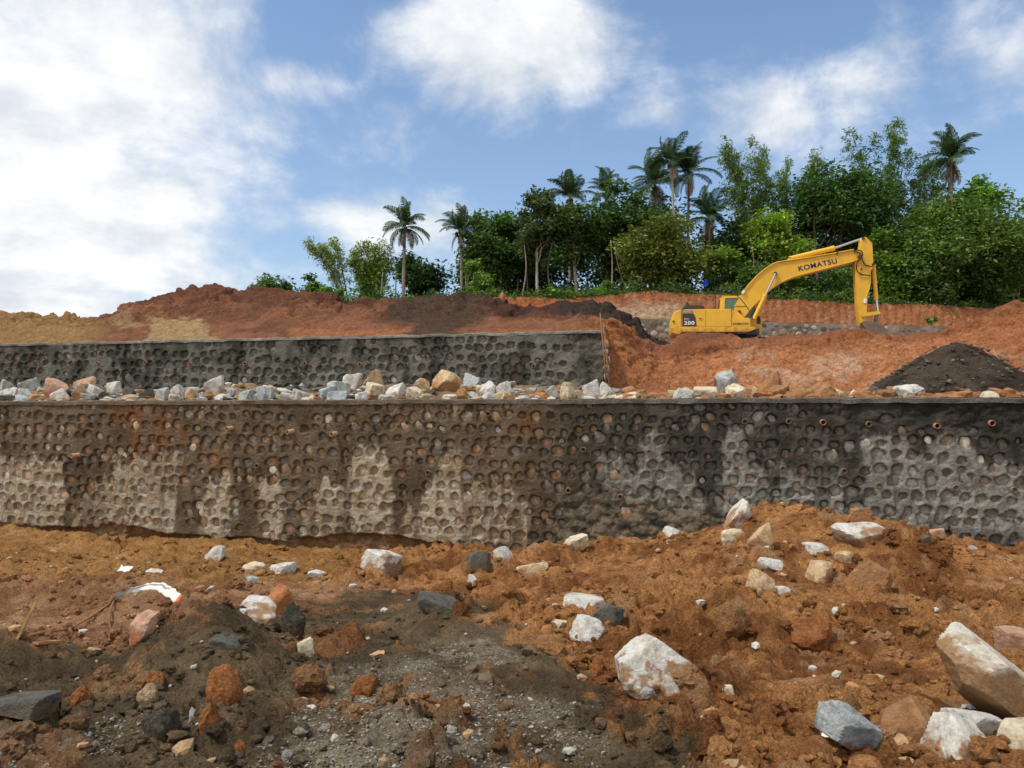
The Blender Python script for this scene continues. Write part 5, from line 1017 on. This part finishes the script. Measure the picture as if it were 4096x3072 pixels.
# crawler tracks
rod('swing_ring', np.array((0, 0, .90)), np.array((0, 0, 1.12)), .62, M_BLK, seg=24)
slab('undercarriage', [(-.9, .45), (.9, .45), (.9, .9), (-.9, .9)], -.9, .9, M_BLK, bev=.05, px=False)
for sy in (-1, 1):
    y = sy * 1.10; tr = empty('crawler_track', (0, 0, 0)); tr.parent = EX
    slab('track_frame', [(-1.55, .25), (1.55, .25), (1.55, .68), (-1.55, .68)], y - .16, y + .16, M_YEL, tr, bev=.05, px=False)
    for sx in (-1.62, 1.62): rod('sprocket', np.array((sx, y - .2, .46)), np.array((sx, y + .2, .46)), .36, M_TRACK, tr, 20)
    for k in range(7): rod('roller', np.array((-1.2 + k * .4, y - .18, .20)), np.array((-1.2 + k * .4, y + .18, .20)), .13, M_TRACK, tr, 10)
    n = 46; per = 2 * 3.24 + 2 * math.pi * .42; me = None
    for k in range(n):
        d = per * k / n
        if d < 3.24: pos = (-1.62 + d, .90); ang = 0
        elif d < 3.24 + math.pi * .42: th = (d - 3.24) / .42; pos = (1.62 + .43 * math.sin(th), .46 + .43 * math.cos(th)); ang = -th
        elif d < 6.48 + math.pi * .42: pos = (1.62 - (d - 3.24 - math.pi * .42), .03); ang = math.pi
        else: th = math.pi + (d - 6.48 - math.pi * .42) / .42; pos = (-1.62 + .43 * math.sin(th), .46 + .43 * math.cos(th)); ang = -th
        if me is None:
            bm = bmesh.new(); bmesh.ops.create_cube(bm, size=1); bmesh.ops.scale(bm, verts=bm.verts, vec=(.165, .60, .035))
            bm2 = bmesh.ops.create_cube(bm, size=1)['verts']; bmesh.ops.scale(bm, verts=bm2, vec=(.02, .60, .05)); bmesh.ops.translate(bm, verts=bm2, vec=(-.05, 0, .03)); me = bpy.data.meshes.new('track_shoe'); bm.to_mesh(me); bm.free(); me.materials.append(M_TRACK)
        o = bpy.data.objects.new('track_shoe', me); o.location = (pos[0], y, pos[1]); o.rotation_euler = (0, -ang, 0); link(o, tr)
# ---------------------------------------------------------------- vegetation on the ridge
LEAF_GAIN = np.array((1.55, 1.40, 1.35))
def leaf_quads(C, size, R, droop=.0, upb=.6, elong=.45, out=None):
    """diamond leaves at centres C; returns verts (4n,3) and faces"""
    n = len(C); A = R.normal(size=(n, 3)); A[:, 2] = A[:, 2] * .5 - droop
    if out is not None: A = A + out * .8
    A /= np.linalg.norm(A, axis=1)[:, None]; N = R.normal(size=(n, 3)); N[:, 2] = np.abs(N[:, 2]) + upb
    B = np.cross(A, N); B /= np.linalg.norm(B, axis=1)[:, None] + 1e-9; N = np.cross(B, A); s = (size * R.uniform(.6, 1.35, n))[:, None]
    V = np.stack([C - A * s * .5, C + B * s * elong * .5 + N * s * .06, C + A * s * .5, C - B * s * elong * .5 + N * s * .06], 1)
    return V.reshape(-1, 3), np.arange(4 * n).reshape(n, 4)
def leaf_cols(base, n, R, var=.3, yel=.06, dark=None):
    c = np.array(base)[None, :] * R.uniform(1 - var, 1 + var, n)[:, None]; k = R.rand(n) < yel; c[k] = c[k] * np.array((1.9, 1.5, .8)); return np.repeat(c, 4, 0)
def limb(bag, a, b, r0, r1, R, col, n=7, bend=.06):
    t = np.linspace(0, 1, n)[:, None]; P = a * (1 - t) + b * t; L = np.linalg.norm(b - a); w = R.normal(size=3) * L * bend; P = P + np.sin(t * math.pi) * w + np.sin(t * 2 * math.pi) * R.normal(size=3) * L * bend * .5
    V, f = tube(P, r0 + (r1 - r0) * t[:, 0], 7); bag.add(V, f, col); return P
BARKC = srgb(150, 138, 120)
def tree(name, label, u, Y, vtop, wpx, seed, col=(74, 102, 44), nleaf=5000, leaf=.30, crown=(.30, 1.0), form='round', trunk_r=.13, ntr=1, vbase=None, group='broadleaf trees on the ridge', cat='tree', clumps=16, bark=BARKC, yel=.05, upb=.6, lean=0., gap=1.0, shear=0.):
    R = np.random.RandomState(seed); zb = ridge_z(u, Y) if vbase is None else at(u, vbase, Y)[2]; base = at(u, 300, Y); base[2] = zb; H = at(u, vtop, Y)[2] - zb; W = wpx / F * Y; root = empty(name, tuple(base)); tag(root, label, cat, group)
    c0, c1 = crown[0] * H, crown[1] * H; hc = (c1 - c0) / 2; cen = np.array((lean, 0, (c0 + c1) / 2)); CL = []
    for k in range(clumps):
        for _ in range(30):
            p = R.uniform(-1, 1, 3)
            if form == 'round' and np.linalg.norm(p) < 1: break
            if form == 'column' and np.hypot(p[0], p[1]) < 1 - .35 * max(p[2], 0): break
            if form == 'umbrella':
                p[2] = (1 - np.hypot(p[0], p[1]) ** 2) * .9 + R.uniform(-.75, .1)
                if np.hypot(p[0], p[1]) < 1: break
            if form == 'ragged' and np.linalg.norm(p * np.array((1, 1, .9))) < 1.05 and R.rand() < .8: break
        q = cen + p * np.array((W / 2 * .78, W / 2 * .70, hc * .84)); q[0] += shear * (q[2] - cen[2])
        r = W * (.17 + .10 * R.rand()) * (1 if form != 'umbrella' else 1.15) * gap; CL.append((q, r))
    wts = np.array([r ** 2 for _, r in CL]); wts /= wts.sum(); cnt = R.multinomial(nleaf, wts); Vs = []; Cs = []; O = []; Cc = []
    for (q, r), m in zip(CL, cnt):
        d = R.normal(size=(m, 3)); d /= np.linalg.norm(d, axis=1)[:, None]; rr = R.rand(m) ** .45; fl = .45 if form == 'umbrella' else .8
        # each clump is made of twigs so that its outline is uneven
        tw = R.normal(size=(14, 3)); tw /= np.linalg.norm(tw, axis=1)[:, None]; kk = R.randint(14, size=m); d = d * .6 + tw[kk] * .85
        Vs.append(q + d * rr[:, None] * r * np.array((1.1, 1.1, fl))); O.append(d); Cc.append(np.tile(np.array(srgb(*col)) * R.uniform(.62, 1.42), (m, 1)))  # random clump tone, spread wide to suggest lit tops and dark hollows
    C = np.concatenate(Vs); O = np.concatenate(O); O[:, 2] *= .4; V, f = leaf_quads(C, np.full(len(C), leaf), R, .25, upb, .5, O)
    cc = np.concatenate(Cc) * R.uniform(.72, 1.3, len(C))[:, None]; k = R.rand(len(C)) < yel; cc[k] = cc[k] * np.array((1.7, 1.4, .8))
    np_obj('crown', V, f, M_LEAF, root, tint=np.repeat(cc, 4, 0) * LEAF_GAIN, smooth=False)
    bag = Bag(); b3 = np.array(bark)
    for t in range(ntr):
        x0 = (t - (ntr - 1) / 2) * W * .16 + (R.uniform(-.1, .1) if ntr > 1 else 0); foot = np.array((x0, R.uniform(-.3, .3) if ntr > 1 else 0, -.25)); top = cen + np.array((x0 * 1.4, 0, hc * .35)); P = limb(bag, foot, top, trunk_r * R.uniform(.85, 1.15), trunk_r * .35, R, b3 * R.uniform(.8, 1.1), 12, .025)
        for (q, r) in CL[t::ntr]:
            k = R.randint(5, 11); limb(bag, P[k], q, trunk_r * .38, trunk_r * .10, R, b3 * .85, 6, .08)
    bag.build('trunk', M_BARK, root); return root
# ---- palms
def frond_mesh(seed, arc, L=1.0, n=30, ll=.30, col=(70, 92, 54), stiff=.4, dead=False):
    """a frond along +x: rachis arching down, leaflets to both sides"""
    R = np.random.RandomState(seed); bag = Bag(); t = np.linspace(0, 1, 18); th = arc[0] + (arc[1] - arc[0]) * t ** 1.2; x = np.concatenate([[0], np.cumsum(np.cos(th[:-1]))]) * L / 17; z = np.concatenate([[0], np.cumsum(np.sin(th[:-1]))]) * L / 17
    P = np.stack([x, .02 * np.sin(t * 5) * L, z], 1); V, f = tube(P, L * (.011 * (1 - t) + .002), 5); c = srgb(*col) * (.9 if not dead else 1.1); bag.add(V, f, c * 1.5 if not dead else c)
    for s in (-1, 1):
        for k in range(n):
            q = .10 + .89 * (k + .5 * R.rand()) / n; p = np.array([np.interp(q, t, P[:, i]) for i in range(3)]); a = np.interp(q, t, th); tan = np.array((math.cos(a), 0, math.sin(a))); nor = np.array((-math.sin(a), 0, math.cos(a)))
            l = L * ll * (math.sin(math.pi * min(1, q * .86 + .16)) ** .6) * R.uniform(.85, 1.1); d = tan * .62 + np.array((0, s * .85, 0)) + nor * .22; d /= np.linalg.norm(d); w = L * .0145; dr = np.array((0, 0, -1)) * l
            m = p + d * l * .55 + dr * .10 * (1 - stiff); e = p + d * l * .92 + dr * (.55 * (1 - stiff) + .08); cw = tan * w
            bag.add(np.stack([p - cw * .6, p + cw * .6, m + cw, m - cw, e]), [np.array([(0, 1, 2, 3)]), np.array([(3, 2, 4)])], c * R.uniform(.7, 1.3))
    Vv = np.concatenate(bag.v); return np_mesh('frond', Vv, [np.concatenate(z_) for z_ in bag.f.values()], M_LEAF, np.concatenate(bag.c), False)
FR_C = [frond_mesh(1, (.7, -.95), ll=.29, stiff=.25), frond_mesh(2, (.45, -1.3), ll=.30, stiff=.15), frond_mesh(3, (.9, -.35), ll=.26, stiff=.35), frond_mesh(4, (.15, -1.45), ll=.30, stiff=.1), frond_mesh(9, (.5, -.6), ll=.27, stiff=.3)]      # coconut
FR_A = [frond_mesh(5, (.55, -1.0), ll=.36, n=30, stiff=.35, col=(60, 86, 50)), frond_mesh(6, (.3, -1.3), ll=.38, n=30, stiff=.25, col=(60, 86, 50)), frond_mesh(7, (.9, -.2), ll=.34, n=30, stiff=.5, col=(62, 88, 50))]  # broad plumed
FR_D = frond_mesh(8, (-.6, -1.5), ll=.26, n=26, stiff=.0, col=(132, 104, 76), dead=True)
def palm(label, u, Y, vtop, vcrown, vb, rpx, seed, kind='coco', nf=17, tr=.14, lean=0., dead=2, bark=(150, 136, 120), low=0.):
    R = np.random.RandomState(seed); cr = at(u, vcrown, Y); zb = ridge_z(u, Y) - .3 if vb is None else at(u, vb, Y)[2]; base = np.array((cr[0] - lean, Y, zb)); root = empty('palm_tree', tuple(base)); tag(root, label, 'palm tree', 'palms on the ridge')
    H = cr[2] - zb; t = np.linspace(0, 1, 22); P = np.stack([lean * t ** 1.6, 0 * t, H * t], 1); rr = tr * (1 - .35 * t) * (1 + .06 * np.sin(t * 150)); rr[0] *= 1.35; V, f = tube(P, rr, 9); np_obj('trunk', V, f, M_BARK, root, tint=np.broadcast_to(srgb(*bark), (len(V), 3)))
    L = rpx / F * Y; lib = FR_C if kind == 'coco' else FR_A
    for k in range(nf):
        az_ = k * 2.39996 + R.uniform(-.5, .5); q = k / max(nf - 1, 1); pitch = 1.3 - (1.6 + low) * q + R.uniform(-.28, .28); me = lib[R.randint(len(lib))] if 0 < q else lib[2]
        o = bpy.data.objects.new('frond', me); o.location = (lean, 0, H - .05 - .15 * q); s = L * R.uniform(.72, 1.14) * (1.05 - .12 * q); o.scale = (s, s, s); o.rotation_euler = Matrix.Rotation(az_, 3, 'Z').to_4x4().to_3x3().to_euler(); o.rotation_euler = (Matrix.Rotation(az_, 3, 'Z') @ Matrix.Rotation(-pitch, 3, 'Y') @ Matrix.Rotation(R.uniform(-.5, .5), 3, 'X')).to_euler(); link(o, root)
    for k in range(dead):
        o = bpy.data.objects.new('dead_frond', FR_D); o.location = (lean, 0, H - .2); s = L * R.uniform(.6, .85); o.scale = (s, s, s); o.rotation_euler = (Matrix.Rotation(R.uniform(0, 6.28), 3, 'Z') @ Matrix.Rotation(R.uniform(.2, .6), 3, 'Y')).to_euler(); link(o, root)
    bag = Bag()
    for k in range(6):
        Pq, Fq = ico(1); bag.add(Pq * .13 + np.array((lean + R.uniform(-.22, .22), R.uniform(-.22, .22), H - .30 - R.rand() * .15)), Fq, srgb(96, 92, 50))
    bag.build('fruit_cluster', M_BARK, root); return root
# ---- bamboo
def bamboo(label, u, Y, vtop, wpx, seed, nc=10, nleaf=4200, col=(92, 118, 58), leanx=0., vb=None, dens_low=.25, leaf=.30, arch=.22, group='bamboo clumps on the ridge'):
    R = np.random.RandomState(seed); base = at(u, 300, Y); base[2] = ridge_z(u, Y) if vb is None else at(u, vb, Y)[2]; H = at(u, vtop, Y)[2] - base[2]; W = wpx / F * Y; root = empty('bamboo_clump', tuple(base)); tag(root, label, 'bamboo', group); C = []; O = []
    for k in range(nc):
        h = H * R.uniform(.62, 1.0) if k else H; az_ = R.uniform(0, 6.28); sp = W * .5 * R.uniform(.35, 1.0); d = np.array((math.cos(az_), .7 * math.sin(az_), 0)); t = np.linspace(0, 1, 16)[:, None]
        foot = d * R.uniform(.05, .35) + np.array((0, 0, -.3)); P = foot + d * sp * (t ** 1.7) + np.array((leanx, 0, 0)) * t ** 1.4 + np.array((0, 0, 1)) * (h + .3) * (t - arch * t ** 3.2) / (1 - arch)
        V, f = tube(P, .045 * (1 - .85 * t[:, 0]), 6); np_obj('culm', V, f, M_BARK, root, tint=np.broadcast_to(srgb(128, 130, 84) * R.uniform(.8, 1.1), (len(V), 3)))
        m = int(nleaf / nc); nb = 26; tb_ = dens_low + (1 - dens_low) * R.rand(nb) ** .8; br = np.stack([np.interp(tb_, t[:, 0], P[:, i]) for i in range(3)], 1); bd = R.normal(size=(nb, 3)) * np.array((1, 1, .35)) + d * .4; bd /= np.linalg.norm(bd, axis=1)[:, None]; bl = W * .20 * R.uniform(.5, 1.3, nb) * (1.1 - .5 * tb_)
        q = R.randint(nb, size=m); s = R.rand(m) ** .7; pts = br[q] + bd[q] * (bl[q] * s)[:, None] + np.array((0, 0, -1)) * (bl[q] * s ** 2 * .35)[:, None] + R.normal(size=(m, 3)) * .13; C.append(pts); O.append(bd[q])
    C = np.concatenate(C); O = np.concatenate(O); V, f = leaf_quads(C, np.full(len(C), leaf), R, .75, .3, .24, O * .7); np_obj('foliage', V, f, M_LEAF, root, tint=leaf_cols(srgb(*col), len(C), R, .3, .08) * LEAF_GAIN, smooth=False); return root

# left to right
tree('small_tree', 'small leafy tree peeping over the red spoil heap, leftmost', 271, 47, 276, 42, 1001, (78, 106, 56), 1900, .27, (.25, 1), 'round', .06, 3, None, clumps=10)
bamboo('thin feathery bamboo leaning left against the pale cloud', 347, 50, 236, 40, 1002, 8, 3000, (112, 132, 74), -1.9, leaf=.26, dens_low=.35)
tree('small_tree', 'small bright tree at the foot of the leaning bamboo', 317, 49, 271, 30, 1003, (84, 118, 52), 1600, .25, (.2, 1), 'round', .05, 2, clumps=9)
tree('bush', 'green bush just left of the bamboo on the heap crest', 334, 48, 284, 26, 1004, (80, 118, 50), 1400, .24, (.1, 1), 'round', .05, 2, group='bushes on the ridge', cat='bush', clumps=8)
bamboo('full light green bamboo left of the first coconut palm', 372, 50, 240, 46, 1005, 18, 9500, (98, 124, 58), .1, dens_low=.12, leaf=.27)
tree('broadleaf_tree', 'dark rounded tree behind the first coconut palm', 421, 53, 250, 56, 1006, (54, 80, 42), 6500, .30, (.12, 1), 'round', .10, 2, clumps=20)
palm('coconut palm standing alone, leftmost of all the palms', 405, 49.5, 190, 225, None, 31, 1007, 'coco', 22, .13, .1, 3, low=.6)
palm('coconut palm just left of the tall green thicket', 460, 50, 202, 228, None, 27, 1008, 'coco', 21, .12, -.15, 2, low=.1)
tree('broadleaf_tree', 'leafy light tree right beside the second coconut palm', 484, 51, 203, 54, 1009, (66, 94, 48), 7600, .30, (.16, 1), 'column', .08, 2, clumps=22)
tree('broadleaf_tree', 'tall green tree with several thin stems left of the grey crown', 512, 52, 205, 56, 1010, (58, 86, 44), 7600, .30, (.25, 1), 'column', .08, 4, clumps=20)
tree('broadleaf_tree', 'slim tree with grey green crown and pale straight trunk', 538, 49, 182, 46, 1011, (64, 82, 54), 6200, .28, (.36, 1), 'ragged', .12, 1, clumps=16, bark=srgb(176, 164, 146))
palm('palm crown rising behind the grey green tree', 570, 55, 165, 195, None, 33, 1012, 'coco', 20, .14, 0, 1)
tree('broadleaf_tree', 'tree with pale trunk and yellow green sprigs under the palm', 578, 49, 200, 54, 1013, (58, 82, 42), 7200, .28, (.32, 1), 'ragged', .12, 1, clumps=18, bark=srgb(176, 160, 138), yel=.08)
palm('short palm crown poking out left of the dark big tree', 606, 56, 171, 190, None, 29, 1014, 'coco', 16, .14, 0, 0)
tree('broadleaf_tree', 'big dark vine clad tree in the middle of the thicket', 622, 51, 178, 78, 1015, (56, 84, 42), 11500, .32, (.15, 1), 'round', .10, 3, clumps=26, bark=srgb(142, 110, 88))
palm('ragged palm behind, left of the two tallest palms', 655, 55, 160, 183, None, 36, 1016, 'coco', 21, .15, 0, 3, low=.2)
palm('tallest palm with plumed fronds, left of the pair', 672, 51, 130, 160, None, 31, 1017, 'plume', 18, .105, -.1, 2, (168, 160, 148), low=.3)
palm('tall plumed palm, right of the pair, with a brown skirt', 689, 52, 142, 172, None, 34, 1018, 'plume', 18, .11, .15, 4, (128, 116, 104), low=.3)
tree('vine_bush', 'brownish green vine covered bush in front of the palm pair', 660, 47.6, 220, 96, 1019, (84, 98, 46), 10500, .27, (.04, 1), 'ragged', .05, 5, group='bushes on the ridge', cat='bush', clumps=26, bark=srgb(120, 108, 92), yel=.12)
palm('drooping palm right of the tallest pair', 709, 51, 190, 216, None, 34, 1020, 'plume', 20, .12, .05, 4, (146, 128, 104), low=.3)
tree('broadleaf_tree', 'bright round topped small tree below the drooping palm', 722, 48.3, 238, 44, 1021, (86, 116, 46), 4200, .26, (.1, 1), 'round', .06, 3, clumps=15)
bamboo('tall feathery bamboo right of the drooping palm', 752, 54, 140, 64, 1022, 20, 14000, (84, 112, 62), .0, dens_low=.18, leaf=.30)
bamboo('thin pale bamboo between tall bamboo and broad dark crown', 790, 55, 153, 58, 1023, 14, 8500, (96, 122, 72), .5, dens_low=.3, leaf=.30)
tree('vine_bush', 'yellow green vine thicket left above the excavator boom', 775, 49, 208, 66, 1024, (94, 122, 44), 8000, .27, (.05, 1), 'round', .06, 4, group='bushes on the ridge', cat='bush', clumps=24, yel=.14)
tree('broadleaf_tree', 'low shaded thicket behind the excavator boom', 728, 52, 212, 76, 1025, (54, 78, 42), 8200, .30, (.05, 1), 'round', .08, 4, clumps=18)
tree('broadleaf_tree', 'broad dark spreading crown above the excavator boom', 838, 53, 157, 104, 1026, (56, 86, 42), 13000, .31, (.36, 1), 'umbrella', .14, 3, clumps=34, bark=srgb(130, 120, 108))
bamboo('very tall dense bamboo, highest foliage on the ridge', 882, 56, 117, 66, 1027, 24, 18000, (74, 106, 58), .0, dens_low=.1, leaf=.30, arch=.12)
tree('broadleaf_tree', 'dark tree below the highest bamboo, behind the arm', 862, 54, 190, 96, 1028, (50, 80, 38), 9500, .32, (.05, .98), 'round', .10, 4, clumps=26)
bamboo('dark bamboo mass left of the rightmost palm', 922, 56, 141, 58, 1029, 18, 11000, (66, 96, 52), .3, dens_low=.12, leaf=.30, arch=.15)
tree('broadleaf_tree', 'olive green leafy tree below the rightmost palm crown', 930, 53.5, 182, 66, 1030, (86, 112, 50), 6500, .30, (.2, 1), 'round', .08, 2, clumps=20)
palm('rightmost tall palm with brown hanging dead fronds', 951, 51, 130, 158, None, 35, 1031, 'plume', 20, .11, .05, 6, (126, 116, 100), low=.2)
tree('broadleaf_tree', 'tree with big bright leaves right of the rightmost palm', 984, 54, 172, 56, 1032, (84, 120, 46), 4600, .40, (.25, 1), 'round', .08, 2, clumps=15)
tree('rain_tree', 'bright green layered spreading tree at the right edge', 958, 51.5, 194, 176, 1033, (78, 106, 52), 22000, .30, (.16, 1), 'umbrella', .10, 3, clumps=72, gap=.74, bark=srgb(110, 100, 88), upb=1.3)
tree('broadleaf_tree', 'bright tree cut off by the right edge of the picture', 1040, 54, 182, 84, 1034, (80, 118, 46), 7500, .31, (.05, 1), 'round', .10, 3, clumps=22)
tree('vine_bush', 'light green vine curtain right of the excavator arm', 884, 49.5, 232, 44, 1035, (92, 128, 48), 4600, .26, (.05, 1), 'column', .05, 3, group='bushes on the ridge', cat='bush', clumps=18)
tree('broadleaf_tree', 'shaded undergrowth tree below the layered spreading tree', 985, 55, 240, 110, 1036, (46, 70, 36), 8500, .32, (.0, 1), 'round', .08, 6, clumps=26)  # this tree and the next: leaves tinted dark to stand for understorey shade
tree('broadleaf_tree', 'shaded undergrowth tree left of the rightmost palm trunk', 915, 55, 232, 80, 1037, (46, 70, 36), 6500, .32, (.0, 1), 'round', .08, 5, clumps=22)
tree('broadleaf_tree', 'dark shade tree behind the thin stems of the thicket', 500, 57, 222, 90, 1038, (58, 82, 46), 9000, .33, (.05, 1), 'round', .10, 5, clumps=20)  # back-row shade trees: dark foliage colour stands for shade inside the wood
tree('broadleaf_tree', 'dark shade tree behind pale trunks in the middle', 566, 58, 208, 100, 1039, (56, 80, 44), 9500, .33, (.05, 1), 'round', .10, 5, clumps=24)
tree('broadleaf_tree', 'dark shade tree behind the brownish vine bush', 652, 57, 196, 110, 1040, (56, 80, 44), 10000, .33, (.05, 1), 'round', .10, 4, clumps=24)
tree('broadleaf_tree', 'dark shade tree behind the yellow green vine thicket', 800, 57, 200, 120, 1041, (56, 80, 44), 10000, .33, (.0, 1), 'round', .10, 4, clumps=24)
tree('bush', 'bright bush at the edge of the cut, left of a pale trunk', 560, 47.2, 285, 20, 1042, (96, 132, 50), 1100, .22, (.0, 1), 'round', .04, 2, group='bushes on the ridge', cat='bush', clumps=7)
tree('bush', 'small bright bush among bare stems right of a pale trunk', 600, 47.4, 280, 26, 1043, (92, 126, 50), 1200, .22, (.0, 1), 'round', .04, 2, group='bushes on the ridge', cat='bush', clumps=8)
tree('small_plant', 'lone green sprig growing on the far cut at right', 931, 44.7, 315.5, 12, 1044, (84, 116, 54), 160, .20, (.0, 1), 'round', .02, 2, vbase=326, group='bushes on the ridge', cat='plant', clumps=5)
tree('bush', 'dark leafy bush below the layered tree, beside palm trunk', 925, 48.8, 262, 60, 1051, (64, 92, 44), 5200, .27, (.0, 1), 'ragged', .05, 4, group='bushes on the ridge', cat='bush', clumps=18)
tree('bush', 'dark leafy bush at the right edge under the layered tree', 996, 49.6, 258, 76, 1052, (60, 88, 42), 6200, .27, (.0, 1), 'ragged', .05, 4, group='bushes on the ridge', cat='bush', clumps=20)
tree('bush', 'green bush behind the excavator boom root', 748, 47.6, 262, 44, 1053, (72, 100, 46), 3400, .25, (.0, 1), 'ragged', .05, 3, group='bushes on the ridge', cat='bush', clumps=14)
tree('bush', 'green bush under the boom beside the leaning pale stem', 826, 48.6, 262, 60, 1054, (66, 94, 44), 4600, .25, (.0, 1), 'ragged', .05, 3, group='bushes on the ridge', cat='bush', clumps=16)
tree('bush', 'light green sapling clump right of second coconut palm trunk', 476, 48, 258, 34, 1055, (84, 112, 52), 3000, .25, (.0, 1), 'ragged', .05, 4, group='bushes on the ridge', cat='bush', clumps=13)
# bare slender stems seen against the shade
R = np.random.RandomState(66)
for k, (u, Y, vt, ln, cc_, tx) in enumerate(((521, 48.4, 245, .2, 150, 'slender grey stem left of the pale trunk'), (555, 48.6, 240, -.1, 120, 'thin dark stem right of the pale trunk'), (610, 48.0, 240, .05, 165, 'reddish thin stem left of the vine bush'), (704, 48.8, 255, .0, 140, 'thin grey stem below the drooping palm'), (850, 49, 245, .6, 150, 'leaning pale stem below the boom tip'), (383, 48.4, 272, .0, 150, 'thin pale stem left of first coconut palm'), (394, 48.6, 262, .0, 140, 'thin stem between bamboo and first palm'))):
    b = at(u, 300, Y); b[2] = ridge_z(u, Y) - .2; top = at(u, vt, Y) - b; top[0] += ln; bag = Bag(); P = limb(bag, np.zeros(3), top, .06, .03, R, srgb(cc_, cc_ - 12, cc_ - 28), 12, .03); o = bag.build('bare_stem', M_BARK, loc=tuple(b)); tag(o, tx, 'tree stem', 'bare stems on the ridge edge')
# undergrowth along the edge of the cut: uncountable
R = np.random.RandomState(88); n = 34000; uu = R.uniform(250, 1190, n); k = np.searchsorted(uf, uu).clip(0, len(uf) - 1); q = R.rand(n) ** 1.8; Pq = RF1[k] * (1 - q[:, None]) + RF2[k] * q[:, None]; hgt = .25 + .75 * smooth(fbm2(uu * .06, q * 3, 4, 5), -.3, .5); z = R.rand(n) ** 1.3 * hgt
C = Pq + np.stack([R.normal(size=n) * .1, R.normal(size=n) * .15 - .05 * q, z - .05], 1); V, f = leaf_quads(C, np.full(n, .24), R, -.5, .2, .38); cl = fbm2(uu * .09, q * 2, 3, 9); base = mixc(srgb(88, 112, 46), srgb(62, 84, 38), smooth(cl, -.3, .3)) * R.uniform(.6, 1.4, n)[:, None]
tag(np_obj('undergrowth', V, f, M_LEAF, tint=np.repeat(base, 4, 0) * 1.3, smooth=False), 'low green weeds and ferns along the edge of the far cut', 'undergrowth', kind='stuff')
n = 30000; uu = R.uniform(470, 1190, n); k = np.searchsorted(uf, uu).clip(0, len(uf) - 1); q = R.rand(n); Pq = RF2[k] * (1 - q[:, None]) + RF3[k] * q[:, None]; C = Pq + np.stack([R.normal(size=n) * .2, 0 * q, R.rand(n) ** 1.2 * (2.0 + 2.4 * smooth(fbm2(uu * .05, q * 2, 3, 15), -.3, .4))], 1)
V, f = leaf_quads(C, np.full(n, .40), R, -.2, .3, .45); tag(np_obj('understorey', V, f, M_LEAF, tint=np.repeat(srgb(48, 68, 36) * R.uniform(.6, 1.3, n)[:, None], 4, 0), smooth=False), 'understorey leaves coloured dark like the shade between the trunks', 'undergrowth', kind='stuff')  # dark leaf colour stands in for shade under the trees
# blue cloth in the bushes, blue and yellow markers on the crest
def cloth(u, v, Y, w, h, col, label, seed):
    p = at(u, v, Y); R = np.random.RandomState(seed); S, T = np.meshgrid(np.linspace(-.5, .5, 8), np.linspace(-.5, .5, 8), indexing='ij'); X = S * w * (1 - .5 * T); Z = T * h; Yc = .12 * w * np.sin(S * 9 + T * 3); A = np.stack([X + .2 * w * T, Yc, Z], -1).reshape(-1, 3); B = A.copy(); B[:, 1] += .02; f = grid_faces(8, 8)
    return tag(np_obj('hanging_cloth', np.concatenate([A, B]), [np.concatenate([f, f[:, ::-1] + 64])], M_TINT, tint=np.broadcast_to(col, (128, 3)), loc=tuple(p)), label, 'cloth')
cloth(706, 283, 46.6, .28, .36, srgb(40, 90, 214), 'bright blue cloth hanging in the bushes left of the excavator', 4)
cloth(398, 297, 46.5, .22, .35, srgb(60, 100, 190), 'small blue cloth on a stem near the first coconut palm', 5)
